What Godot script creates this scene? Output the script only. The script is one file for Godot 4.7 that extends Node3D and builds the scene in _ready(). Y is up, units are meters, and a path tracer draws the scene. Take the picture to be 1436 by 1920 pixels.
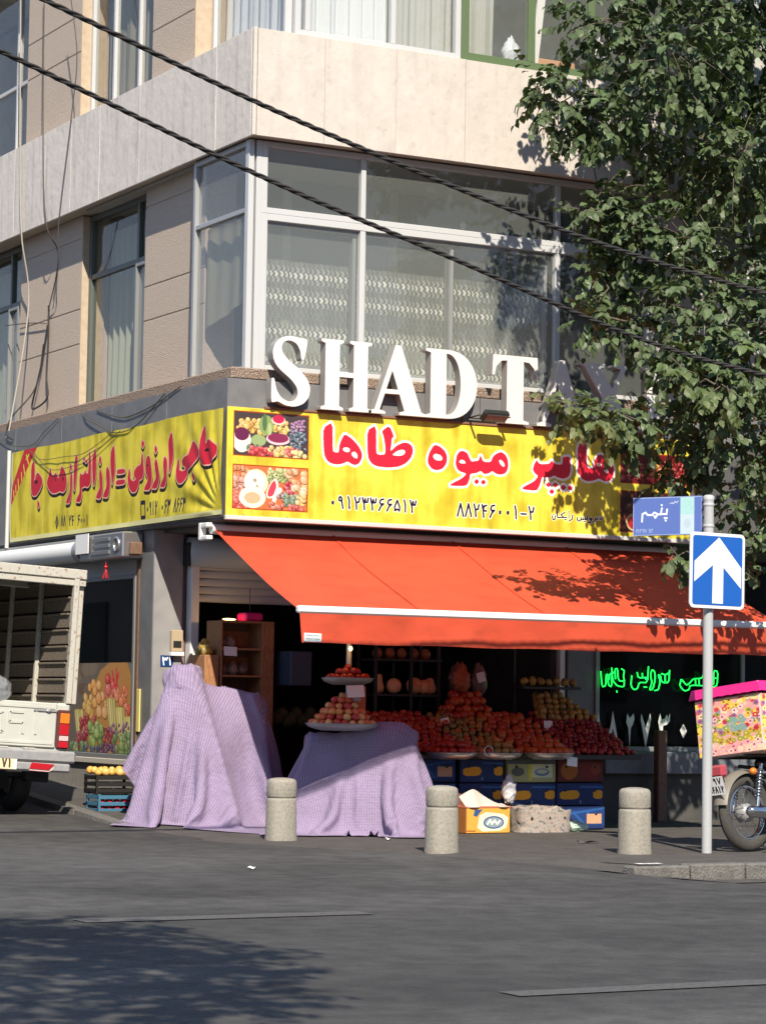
extends Node3D
# A street corner in metres: y up, +X along the shop front, +Z towards the road, origin under the first-floor corner window.

var M := {}
var used := {}
var rng := RandomNumberGenerator.new()
const TO_SUN := Vector3(-0.38, 0.92, 1.0)

const RED_WORDS := [
	[[429,26,430,135,442,140,456,139,457,115,466,90,479,68,511,84,539,110,554,135,554,154,543,175,527,183,509,179,493,170,477,179,454,185,427,183,407,173,395,151,391,111,389,51],[472,122,487,117,502,122,502,133,490,137,475,132],[510,136,524,131,535,143,535,157,522,156,510,146]],
	[[613,26,614,130,622,137,652,136,653,107,645,67,636,47,669,24,690,66,680,71,679,93,674,124,698,100,728,85,751,85,768,96,773,116,764,141,743,163,711,178,669,184,623,183,598,175,582,156,577,128,574,49],[680,136,705,117,731,111,740,120,733,131,715,137]],
	[[864,84,888,89,912,106,922,128,919,153,903,174,880,182,856,179,839,161,836,143,843,116],[859,127,869,118,893,123,902,135,896,144,874,144,862,137]],
	[[987,100,1009,106,1020,126,1029,140,1050,136,1061,133,1069,111,1079,134,1094,138,1116,135,1124,115,1141,101,1163,94,1182,105,1193,125,1194,154,1183,176,1161,183,1139,181,1122,170,1109,180,1087,185,1070,173,1051,183,1024,187,1023,201,1016,221,1006,235,935,238,940,230,989,206,1008,187,983,182,967,174,958,151,963,120,974,105],[974,141,985,134,1000,139,1004,148,988,150,976,147],[1151,128,1159,124,1174,134,1179,150,1169,151,1157,142]],
	[[1053,204,1066,215,1053,227,1040,216]],
	[[1083,205,1096,215,1083,227,1070,217]],
	[[1324,115,1333,129,1347,131,1367,129,1382,126,1392,113,1403,125,1423,129,1442,125,1442,96,1477,94,1480,147,1472,172,1447,183,1421,179,1404,171,1387,180,1365,182,1348,181,1345,193,1337,217,1323,237,1256,234,1264,224,1312,200,1331,179,1314,168,1305,155,1311,133]],
	[[1377,198,1391,209,1378,221,1364,210]],
	[[1409,198,1423,209,1409,221,1395,210]],
	[[1393,224,1407,235,1394,247,1380,237]],
	[[1447,205,1461,216,1447,228,1433,217]],
	[[1478,205,1492,216,1478,229,1465,218]],
	[[1553,22,1554,128,1563,135,1589,133,1589,102,1614,74,1649,89,1676,111,1683,135,1679,160,1662,180,1639,182,1612,171,1587,182,1555,186,1532,178,1515,155,1513,121,1511,46],[1600,113,1615,109,1626,117,1615,126,1603,123],[1635,136,1650,130,1658,144,1647,150,1637,144]]]
const SERVICE_STROKES := [
	[1491,322,1488,339,1474,347],
	[1473,309,1473,335],
	[1463,333,1423,336],
	[1454,314,1437,324,1448,334],
	[1420,313,1421,335],
	[1412,329,1409,343,1401,345,1395,330],
	[1402,325,1403,326],
	[1460,342,1454,342],
	[1629,322,1629,332,1617,333,1617,326],
	[1629,332,1597,334],
	[1607,326,1607,334],
	[1595,329,1594,341,1583,347],
	[1574,330,1580,333,1574,337,1570,334,1574,330],
	[1580,335,1574,347,1563,349],
	[1560,324,1559,336,1530,338],
	[1548,330,1548,336],
	[1539,331,1539,337],
	[1530,331,1528,341,1520,345,1513,342,1512,331],
	[1548,345,1543,345]]
const BANNER_WORDS := [
	[[1895,47,1909,70,1903,119,1936,98,1985,123,1998,131,1993,158,1974,173,1947,190,1898,189,1872,176,1865,149,1867,77],[1899,140,1915,131,1941,135,1944,142,1922,144]],
	[[1796,95,1860,130,1863,148,1832,168,1801,189,1761,197,1753,223,1727,240,1690,242,1666,225,1655,191,1669,151,1681,156,1681,193,1708,199,1735,195,1741,187,1707,178,1706,161,1729,150,1765,144,1774,122]],
	[[1815,208,1832,226,1816,242,1802,224]],
	[[1613,49,1624,65,1628,141,1610,199,1601,193,1590,138,1585,82]],
	[[1555,131,1580,149,1581,222,1561,245,1520,242,1523,232,1559,204,1547,163]],
	[[1489,132,1505,155,1514,203,1498,233,1485,244,1450,242,1453,230,1490,202,1477,155]],
	[[1480,84,1500,103,1485,119,1472,98]],
	[[1415,116,1437,127,1449,162,1452,207,1433,246,1386,243,1386,234,1416,211,1412,193,1397,181,1390,146,1398,124],[1406,147,1417,151,1416,159,1407,157]],
	[[1358,98,1371,150,1379,174,1366,199,1334,202,1332,222,1308,244,1268,244,1241,225,1226,192,1237,152,1248,159,1250,191,1276,203,1305,197,1282,184,1283,164,1309,149,1345,145,1347,114]],
	[[1354,53,1373,70,1358,87,1342,68]],
	[[1118,149,1204,151,1201,168,1120,167]],
	[[1117,190,1206,190,1203,208,1118,208]],
	[[1081,53,1097,71,1098,150,1082,204,1070,195,1053,88]],
	[[1029,130,1053,153,1053,221,1040,249,990,246,993,235,1026,204,1015,150]],
	[[956,131,981,166,984,207,971,250,921,246,924,233,961,206,946,157]],
	[[949,83,968,105,952,123,939,101]],
	[[901,51,914,77,915,152,901,199,886,189,876,92]],
	[[846,51,866,91,868,179,840,198,808,191,780,197,782,221,768,250,728,246,729,236,765,211,758,162,763,135,777,145,805,144,812,126,825,145,844,144]],
	[[797,78,811,87,798,95,784,85]],
	[[821,89,835,98,822,105,808,96]],
	[[707,52,724,80,726,154,711,203,698,191,684,105]],
	[[659,118,677,144,681,190,667,246,618,246,622,232,660,198,648,142]],
	[[647,87,666,105,653,120,639,102]],
	[[442,87,457,129,486,118,498,113,516,133,529,140,551,95,563,93,598,120,616,152,610,186,583,199,549,191,508,197,466,195,423,179,404,150,427,120],[479,136,495,135,498,153],[562,133,583,141,580,159]],
	[[255,50,267,96,266,141,293,98,351,124,366,147,337,174,296,196,252,194,231,167,226,68],[266,144,287,129,314,139,297,149]],
	[[314,213,333,233,321,250,307,229]]]
const NEON_TUBES := [
	[4596,1509,4612,1350,4659,1363,4661,1474,4680,1484,4689,1370,4730,1352,4725,1469],
	[4728,1549,4740,1420,4797,1363,4881,1355,4885,1416,4811,1415,4799,1544,4768,1537,4774,1433],
	[4847,1539,4885,1521,4870,1465,4887,1416],
	[4766,1506,4699,1481,4697,1425],
	[4790,1316,4797,1298],
	[4974,1473,4964,1368,5005,1326,5050,1345,5064,1405,5169,1403,5179,1570],
	[5040,1508,5053,1450,5168,1458],
	[5103,1501,5107,1455],
	[5220,1534,5253,1528,5266,1454,5237,1336,5192,1329,5224,1397,5205,1484,5220,1534],
	[5303,1486,5326,1424,5305,1331,5255,1324],
	[5303,1486,5326,1480,5345,1409,5435,1407,5442,1538],
	[5341,1499,5394,1487,5438,1513],
	[5386,1487,5390,1410],
	[5124,1359,5162,1357],
	[5588,1447,5569,1378,5631,1323,5692,1343,5696,1387,5898,1384],
	[5599,1441,5653,1386,5691,1403,5740,1454,5862,1462,5868,1534],
	[5767,1454,5771,1388],
	[5813,1458,5817,1389],
	[5937,1385,5999,1373,6045,1393,6053,1535,6000,1547,5998,1398],
	[5905,1522,5914,1384],
	[6001,1461,6032,1467]]
const NUMERALS := [
	[4762,1107,4817,862,4813,758,4764,935,4721,788,4696,812,4742,984],
	[4586,1105,4617,934,4650,861,4648,781,4597,885,4567,811,4558,933],
	[4940,1084,4971,1035,5015,1085,5027,1036,5008,974,4983,937,4970,746,4954,937,4926,998],
	[5112,1086,5166,939,5221,1088,5232,1026,5167,741,5105,1025],
	[5344,1089,5363,1027,5405,1040,5428,1078,5451,1041,5465,1090,5466,1016,5436,978,5383,965,5377,879,5339,915,5323,1002],
	[5636,983,5680,912,5635,841,5593,918]]
const STREET_STROKES := [
	[68,161,71,110,95,100,111,117,145,118,161,101,188,113,169,138,161,125],
	[186,114,210,115,219,74],
	[219,113,254,115,258,83],
	[239,140,242,142],
	[254,140,256,142],
	[246,156,249,159],
	[216,52,218,54]]

# ---------- naming and grouping ----------
func numbered(n: String) -> String:
	if not used.has(n):
		used[n] = 0
		return n
	used[n] += 1
	return "%s_%03d" % [n, used[n]]

func tag(o: Node, label := "", category := "", group := "", kind := "") -> Node:
	if label != "": o.set_meta("label", label)
	if category != "": o.set_meta("category", category)
	if group != "": o.set_meta("group", group)
	if kind != "": o.set_meta("kind", kind)
	return o

func thing(called: String, label: String, category: String, at := Vector3.ZERO, turn := 0.0, group := "") -> Node3D:
	var o := Node3D.new()
	o.name = numbered(called)
	add_child(o)
	o.position = at
	o.rotation.y = turn
	tag(o, label, category, group)
	return o

func part(called: String, s, mat: Material, parent: Node = null) -> MeshInstance3D:
	var o := MeshInstance3D.new()
	o.name = numbered(called) if parent == null else called
	if s is SurfaceTool:
		s.generate_normals()
		o.mesh = s.commit()
	else:
		o.mesh = s
	o.material_override = mat
	if parent == null: add_child(o)
	else: parent.add_child(o, true)
	return o

func solo(called: String, s, mat: Material, label: String, category: String, group := "") -> MeshInstance3D:
	var o := part(called, s, mat)
	tag(o, label, category, group)
	return o

func struct(called: String, s, mat: Material, label := "") -> MeshInstance3D:
	var o := part(called, s, mat)
	tag(o, label, "", "", "structure")
	return o

func copy(o: Node3D, at: Vector3, label := "", turn := 0.0) -> Node3D:
	var c: Node3D = o.duplicate()
	c.name = numbered(String(o.name).rstrip("0123456789").trim_suffix("_"))
	add_child(c)
	c.position = at
	c.rotation.y = turn
	if label != "": c.set_meta("label", label)
	return c

# ---------- mesh building ----------
func mb() -> SurfaceTool:
	var s := SurfaceTool.new()
	s.begin(Mesh.PRIMITIVE_TRIANGLES)
	return s

func vert(s: SurfaceTool, p: Vector3, uv := Vector2.ZERO) -> void:
	s.set_uv(uv)
	s.add_vertex(p)

func flat(s: SurfaceTool, on := true) -> void:
	s.set_smooth_group(-1 if on else 0)

# a convex face whose outside looks away from «inside»
func face(s: SurfaceTool, p: Array, inside: Vector3) -> void:
	var n: Vector3 = (p[1] - p[0]).cross(p[2] - p[0])
	var mid := Vector3.ZERO
	for q in p: mid += q
	mid /= p.size()
	var out: bool = n.dot(mid - inside) > 0.0
	for i in range(1, p.size() - 1):
		if out:
			vert(s, p[0]); vert(s, p[i + 1]); vert(s, p[i])
		else:
			vert(s, p[0]); vert(s, p[i]); vert(s, p[i + 1])

func box(s: SurfaceTool, lo: Vector3, hi: Vector3, bev := 0.0, x := Transform3D.IDENTITY) -> void:
	flat(s)
	var c := (lo + hi) * 0.5
	var h := (hi - lo) * 0.5
	h = h.abs()
	var b: float = min(bev, min(h.x, min(h.y, h.z)) * 0.45)
	var o := x * c
	if b <= 0.0:
		for ax in 3:
			for sg in [-1.0, 1.0]:
				var q := []
				for k in [[-1, -1], [1, -1], [1, 1], [-1, 1]]:
					var v := Vector3.ZERO
					v[ax] = sg * h[ax]
					v[(ax + 1) % 3] = k[0] * h[(ax + 1) % 3]
					v[(ax + 2) % 3] = k[1] * h[(ax + 2) % 3]
					q.append(x * (c + v))
				face(s, q, o)
		return
	var pt := func(ax: int, sx: float, sy: float, sz: float) -> Vector3:
		var g := Vector3(h.x - b, h.y - b, h.z - b)
		g[ax] = h[ax]
		return x * (c + Vector3(g.x * sx, g.y * sy, g.z * sz))
	for sg in [-1.0, 1.0]:
		face(s, [pt.call(0, sg, -1, -1), pt.call(0, sg, 1, -1), pt.call(0, sg, 1, 1), pt.call(0, sg, -1, 1)], o)
		face(s, [pt.call(1, -1, sg, -1), pt.call(1, 1, sg, -1), pt.call(1, 1, sg, 1), pt.call(1, -1, sg, 1)], o)
		face(s, [pt.call(2, -1, -1, sg), pt.call(2, 1, -1, sg), pt.call(2, 1, 1, sg), pt.call(2, -1, 1, sg)], o)
		for sh in [-1.0, 1.0]:
			face(s, [pt.call(0, sg, sh, -1), pt.call(1, sg, sh, -1), pt.call(1, sg, sh, 1), pt.call(0, sg, sh, 1)], o)
			face(s, [pt.call(1, -1, sg, sh), pt.call(2, -1, sg, sh), pt.call(2, 1, sg, sh), pt.call(1, 1, sg, sh)], o)
			face(s, [pt.call(0, sg, -1, sh), pt.call(2, sg, -1, sh), pt.call(2, sg, 1, sh), pt.call(0, sg, 1, sh)], o)
			for si in [-1.0, 1.0]:
				face(s, [pt.call(0, sg, sh, si), pt.call(1, sg, sh, si), pt.call(2, sg, sh, si)], o)

func bar(s: SurfaceTool, a: Vector3, b: Vector3, w: float, d: float, up := Vector3.UP, bev := 0.0) -> void:
	var z := (b - a).normalized()
	var u := up
	if absf(z.dot(u)) > 0.98: u = Vector3.RIGHT
	var xx := u.cross(z).normalized()
	var yy := z.cross(xx)
	box(s, Vector3(-w / 2, -d / 2, 0), Vector3(w / 2, d / 2, a.distance_to(b)), bev, Transform3D(Basis(xx, yy, z), a))

func tube(s: SurfaceTool, p: Array, r, sides := 8, caps := true, uvs := 1.0) -> void:
	s.set_smooth_group(0)
	var n := p.size()
	var rings := []
	var side := Vector3.ZERO
	var run := 0.0
	for i in n:
		var d: Vector3 = (p[min(i + 1, n - 1)] - p[max(i - 1, 0)]).normalized()
		if i == 0:
			side = d.cross(Vector3.UP if absf(d.y) < 0.9 else Vector3.RIGHT).normalized()
		else:
			side = (side - d * side.dot(d)).normalized()
			run += p[i].distance_to(p[i - 1])
		var other := d.cross(side)
		var rr: float = r[i] if r is Array else r
		var ring := []
		for k in sides:
			var a := TAU * k / sides
			ring.append(p[i] + (side * cos(a) + other * sin(a)) * rr)
		rings.append([ring, run * uvs])
	for i in n - 1:
		for k in sides:
			var k2 := (k + 1) % sides
			var a: Vector3 = rings[i][0][k]; var b: Vector3 = rings[i][0][k2]
			var c: Vector3 = rings[i + 1][0][k2]; var e: Vector3 = rings[i + 1][0][k]
			var u0 := float(k) / sides; var u1 := float(k + 1) / sides
			vert(s, a, Vector2(u0, rings[i][1])); vert(s, c, Vector2(u1, rings[i + 1][1])); vert(s, b, Vector2(u1, rings[i][1]))
			vert(s, a, Vector2(u0, rings[i][1])); vert(s, e, Vector2(u0, rings[i + 1][1])); vert(s, c, Vector2(u1, rings[i + 1][1]))
	if caps:
		flat(s)
		face(s, rings[0][0], p[1])
		face(s, rings[n - 1][0], p[n - 2])

# profile: Vector2(radius, height) from bottom to top, turned about the y axis of x
func lathe(s: SurfaceTool, profile: Array, seg := 24, x := Transform3D.IDENTITY, smooth := true) -> void:
	s.set_smooth_group(0 if smooth else -1)
	for i in profile.size() - 1:
		for k in seg:
			var a0 := TAU * k / seg; var a1 := TAU * (k + 1) / seg
			var p: Vector2 = profile[i]; var q: Vector2 = profile[i + 1]
			var a := x * Vector3(p.x * cos(a0), p.y, p.x * sin(a0)); var b := x * Vector3(p.x * cos(a1), p.y, p.x * sin(a1))
			var c := x * Vector3(q.x * cos(a1), q.y, q.x * sin(a1)); var d := x * Vector3(q.x * cos(a0), q.y, q.x * sin(a0))
			if p.x > 0.0: vert(s, a); vert(s, b); vert(s, c)
			if q.x > 0.0: vert(s, a); vert(s, c); vert(s, d)

func ball(s: SurfaceTool, c: Vector3, r: Vector3, seg := 12, rings := 8) -> void:
	var pr := []
	for i in rings + 1:
		var t := -PI / 2 + PI * i / rings
		pr.append(Vector2(max(0.0, cos(t)) if i > 0 and i < rings else 0.0, sin(t)))
	lathe(s, pr, seg, Transform3D(Basis.from_scale(r), c))

func torus(s: SurfaceTool, c: Vector3, axis: Vector3, R: float, r: Vector2, seg := 40, sides := 10) -> void:
	s.set_smooth_group(0)
	var u := axis.cross(Vector3.UP).normalized()
	var w := axis.cross(u).normalized()
	var at := func(i: int, k: int) -> Vector3:
		var a := TAU * i / seg; var b := TAU * k / sides
		return c + (u * cos(a) + w * sin(a)) * (R + r.x * cos(b)) + axis * r.y * sin(b)
	for i in seg:
		for k in sides:
			vert(s, at.call(i, k)); vert(s, at.call(i, k + 1)); vert(s, at.call(i + 1, k + 1))
			vert(s, at.call(i, k)); vert(s, at.call(i + 1, k + 1)); vert(s, at.call(i + 1, k))

# a flat outline (x, y) given depth z0..z1
func prism(s: SurfaceTool, poly: PackedVector2Array, z0: float, z1: float, x := Transform3D.IDENTITY) -> void:
	flat(s)
	if Geometry2D.is_polygon_clockwise(poly):
		poly = poly.duplicate(); poly.reverse()
	var t := Geometry2D.triangulate_polygon(poly)
	for i in range(0, t.size(), 3):
		var a := poly[t[i]]; var b := poly[t[i + 1]]; var c := poly[t[i + 2]]
		if (b - a).cross(c - a) < 0.0:
			var h := b; b = c; c = h
		for q in [[a, c, b, z1], [a, b, c, z0]]:
			for k in 3: vert(s, x * Vector3(q[k].x, q[k].y, q[3]), q[k])
	for i in poly.size():
		var a := poly[i]; var b := poly[(i + 1) % poly.size()]
		var a0 := x * Vector3(a.x, a.y, z0); var b0 := x * Vector3(b.x, b.y, z0)
		var a1 := x * Vector3(a.x, a.y, z1); var b1 := x * Vector3(b.x, b.y, z1)
		vert(s, a0); vert(s, b1); vert(s, b0); vert(s, a0); vert(s, a1); vert(s, b1)

# a grid of points f(u, v), u and v from 0 to 1
func sheet(s: SurfaceTool, nu: int, nv: int, f: Callable, uv_scale := Vector2.ONE, flip := false, smooth := true) -> void:
	s.set_smooth_group(0 if smooth else -1)
	var pts := []
	for j in nv + 1:
		for i in nu + 1:
			pts.append((f as Callable).call(float(i) / nu, float(j) / nv))
	for j in nv:
		for i in nu:
			var k := j * (nu + 1) + i
			var ids := [k, k + 1, k + nu + 2, k + nu + 1]
			for t in ([[0, 2, 1], [0, 3, 2]] if not flip else [[0, 1, 2], [0, 2, 3]]):
				for m in t:
					var id: int = ids[m]
					vert(s, pts[id], Vector2(float(id % (nu + 1)) / nu, float(id / (nu + 1)) / nv) * uv_scale)

# a flat rectangle with texture coordinates: a lower left, b lower right, c upper right, d upper left as seen from its front
func card(s: SurfaceTool, a: Vector3, b: Vector3, c: Vector3, d: Vector3) -> void:
	flat(s)
	vert(s, a, Vector2(0, 1)); vert(s, c, Vector2(1, 0)); vert(s, b, Vector2(1, 1))
	vert(s, a, Vector2(0, 1)); vert(s, d, Vector2(0, 0)); vert(s, c, Vector2(1, 0))

# ---------- drawing flat print ----------
func pts2(a: Array) -> PackedVector2Array:
	var p := PackedVector2Array()
	for i in range(0, a.size(), 2): p.append(Vector2(a[i], a[i + 1]))
	return p

func soft(p: PackedVector2Array) -> PackedVector2Array:   # rounds the corners of an outline once
	var o := PackedVector2Array()
	for i in p.size():
		var a := p[i]; var b := p[(i + 1) % p.size()]
		o.append(a.lerp(b, 0.2)); o.append(a.lerp(b, 0.8))
	return o

func fill(img: Image, shapes: Array, col: Color, off := Vector2.ZERO) -> void:
	var lo := 1e9; var hi := -1e9
	for s in shapes:
		for p in s: lo = min(lo, p.y); hi = max(hi, p.y)
	for y in range(int(floor(lo + off.y)), int(ceil(hi + off.y)) + 1):
		if y < 0 or y >= img.get_height(): continue
		var yy := y + 0.5 - off.y
		var xs := []
		for s in shapes:
			for i in s.size():
				var a: Vector2 = s[i]; var b: Vector2 = s[(i + 1) % s.size()]
				if (a.y <= yy) != (b.y <= yy): xs.append(a.x + (yy - a.y) / (b.y - a.y) * (b.x - a.x) + off.x)
		xs.sort()
		for i in range(0, xs.size() - 1, 2):
			var x0 := int(round(xs[i])); var w := int(round(xs[i + 1])) - x0
			if w > 0: img.fill_rect(Rect2i(x0, y, w, 1), col)

func disc(img: Image, c: Vector2, r: Vector2, col: Color) -> void:
	for y in range(int(floor(c.y - r.y)), int(ceil(c.y + r.y)) + 1):
		if y < 0 or y >= img.get_height(): continue
		var t := (y + 0.5 - c.y) / r.y
		if absf(t) < 1.0:
			var w := sqrt(1.0 - t * t) * r.x
			img.fill_rect(Rect2i(int(round(c.x - w)), y, max(1, int(round(2 * w))), 1), col)

func stroke(img: Image, p: PackedVector2Array, r: float, col: Color, closed := false, off := Vector2.ZERO) -> void:
	for i in p.size() - (0 if closed else 1):
		var a := p[i] + off; var b := p[(i + 1) % p.size()] + off
		var n := (b - a).orthogonal().normalized() * r
		fill(img, [PackedVector2Array([a + n, b + n, b - n, a - n])], col)
		disc(img, a, Vector2(r, r), col)
	if p.size() > 0: disc(img, p[p.size() - 1] + off, Vector2(r, r), col)

const DIGITS := {
	"0": [[.5, .5, .5, .62]], "1": [[.35, 0, .52, .35, .55, 1]], "2": [[.12, 0, .32, .42, .75, .4, .88, .05], [.12, 0, .36, .5, .42, 1]],
	"3": [[.06, 0, .22, .38, .42, .38, .5, .08, .58, .38, .85, .36, .95, .03], [.06, 0, .32, .5, .38, 1]],
	"4": [[.15, .02, .32, .5, .4, 1], [.32, .48, .8, .5], [.32, .42, .45, .12, .82, .06]], "5": [[.5, .05, .1, .62, .15, .95, .5, .8, .85, .95, .9, .62, .5, .05]],
	"6": [[.85, .02, .42, .08, .25, .3, .42, .46, .85, .42], [.85, .42, .45, .65, .15, 1]], "7": [[.05, 0, .5, 1, .95, 0]], "8": [[.05, 1, .5, 0, .95, 1]],
	"9": [[.62, .2, .45, .02, .2, .1, .22, .35, .62, .38, .62, .2], [.62, .2, .66, .55, .8, 1]], "-": [[.1, .6, .9, .6]], " ": []}

# digits of a telephone number, each drawn in a cell of its own
func digits(img: Image, text: String, from: Vector2, to: Vector2, h: float, r: float, col: Color, edge := 0.0, edge_col := Color.WHITE) -> void:
	for pass_ in 2:
		if pass_ == 0 and edge == 0.0: continue
		for i in text.length():
			var c := from.lerp(to, float(i) / text.length())
			var w := (to.x - from.x) / text.length() * 0.8
			for g in DIGITS[text[i]]:
				var q := PackedVector2Array()
				for k in range(0, g.size(), 2): q.append(c + Vector2(g[k] * w, g[k + 1] * h))
				stroke(img, q, r + edge if pass_ == 0 else (r * 1.5 if text[i] == "0" else r), edge_col if pass_ == 0 else col)

# ---------- materials ----------
func lin(r: float, g: float, b: float) -> Color:
	return Color(r, g, b).linear_to_srgb()

func mat(col: Color, rough := 0.7, metal := 0.0) -> StandardMaterial3D:
	var m := StandardMaterial3D.new()
	m.albedo_color = col
	m.roughness = rough
	m.metallic = metal
	return m

func ramp(cols: Array, stops := []) -> Gradient:
	var g := Gradient.new()
	var o := PackedFloat32Array(); var c := PackedColorArray()
	for i in cols.size():
		o.append(float(i) / (cols.size() - 1) if stops.is_empty() else stops[i]); c.append(cols[i])
	g.offsets = o; g.colors = c
	return g

func noise_tex(sd: int, freq: float, cols: Array, oct := 5, size := 512, stops := [], kind := FastNoiseLite.TYPE_SIMPLEX_SMOOTH) -> NoiseTexture2D:
	var n := FastNoiseLite.new()
	n.seed = sd; n.frequency = freq; n.fractal_octaves = oct; n.noise_type = kind; n.fractal_gain = 0.55
	var t := NoiseTexture2D.new()
	t.width = size; t.height = size; t.seamless = true; t.noise = n
	t.color_ramp = ramp(cols, stops)
	return t

func bump_tex(sd: int, freq: float, strength: float, oct := 4, size := 512) -> NoiseTexture2D:
	var n := FastNoiseLite.new()
	n.seed = sd; n.frequency = freq; n.fractal_octaves = oct
	var t := NoiseTexture2D.new()
	t.width = size; t.height = size; t.seamless = true; t.noise = n
	t.as_normal_map = true; t.bump_strength = strength
	return t

# a material whose tone varies: scale in metres per repeat
func rough_mat(tex: Texture2D, scale: Vector3, rough: float, bump: Texture2D = null, depth := 1.0) -> StandardMaterial3D:
	var m := mat(Color.WHITE, rough)
	m.albedo_texture = tex
	m.uv1_triplanar = true; m.uv1_world_triplanar = true
	m.uv1_scale = Vector3(1 / scale.x, 1 / scale.y, 1 / scale.z)
	if bump:
		m.normal_enabled = true; m.normal_texture = bump; m.normal_scale = depth
	return m

func print_mat(img: Image, rough := 0.5) -> StandardMaterial3D:
	img.generate_mipmaps()
	var m := mat(Color.WHITE, rough)
	m.albedo_texture = ImageTexture.create_from_image(img)
	m.texture_repeat = false
	return m

func glass(col: Color, a: float) -> StandardMaterial3D:
	var m := mat(Color(col, a), 0.02)
	m.transparency = BaseMaterial3D.TRANSPARENCY_ALPHA
	return m

func smooth(a: float, b: float, x: float) -> float:
	return smoothstep(a, b, x)

func _ready() -> void:
	rng.seed = 20417
	# --- camera, sky, sun, exposure ---
	var cam := Camera3D.new()
	cam.name = "camera"
	add_child(cam)
	cam.position = Vector3(-9.880, 1.15, 20.633)
	cam.basis = Basis(Vector3.UP, deg_to_rad(-28.658)) * Basis(Vector3.RIGHT, deg_to_rad(4.263)) * Basis(Vector3.BACK, deg_to_rad(0.884))
	cam.fov = 22.557
	cam.near = 0.1
	cam.far = 400.0
	cam.current = true
	var sky := ProceduralSkyMaterial.new()
	sky.sky_top_color = lin(0.20, 0.33, 0.60)
	sky.sky_horizon_color = lin(0.66, 0.73, 0.80)
	sky.sky_curve = 0.16
	sky.ground_bottom_color = lin(0.12, 0.115, 0.11)
	sky.ground_horizon_color = lin(0.30, 0.30, 0.30)
	sky.sun_angle_max = 12.0
	sky.sky_energy_multiplier = 1.0
	var env := Environment.new()
	env.background_mode = Environment.BG_SKY
	env.sky = Sky.new()
	env.sky.sky_material = sky
	env.tonemap_mode = Environment.TONE_MAPPER_LINEAR
	env.tonemap_exposure = 1.46
	env.background_energy_multiplier = 0.80
	env.sdfgi_enabled = true; env.ssao_enabled = true; env.ssil_enabled = true
	var we := WorldEnvironment.new()
	we.name = "world_environment"
	we.environment = env
	add_child(we)
	var sun := DirectionalLight3D.new()
	sun.name = "sun"
	add_child(sun)
	sun.basis = Basis.looking_at(-TO_SUN, Vector3.UP)
	sun.light_color = Color(1.0, 0.955, 0.88)
	sun.light_energy = 1.6
	sun.light_angular_distance = 0.5
	sun.shadow_enabled = true

	materials()
	ground()
	building_shell()
	upper_floor()
	first_floor_windows()
	left_front_windows()
	street_across()
	ground_floor()
	shop_signs()
	awning()
	taxi_office()
	fruit_shop()
	covered_stalls()
	street_furniture()
	motorcycle()
	pickup()
	overhead_cables()
	facade_cables()
	trees()
	litter()

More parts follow.
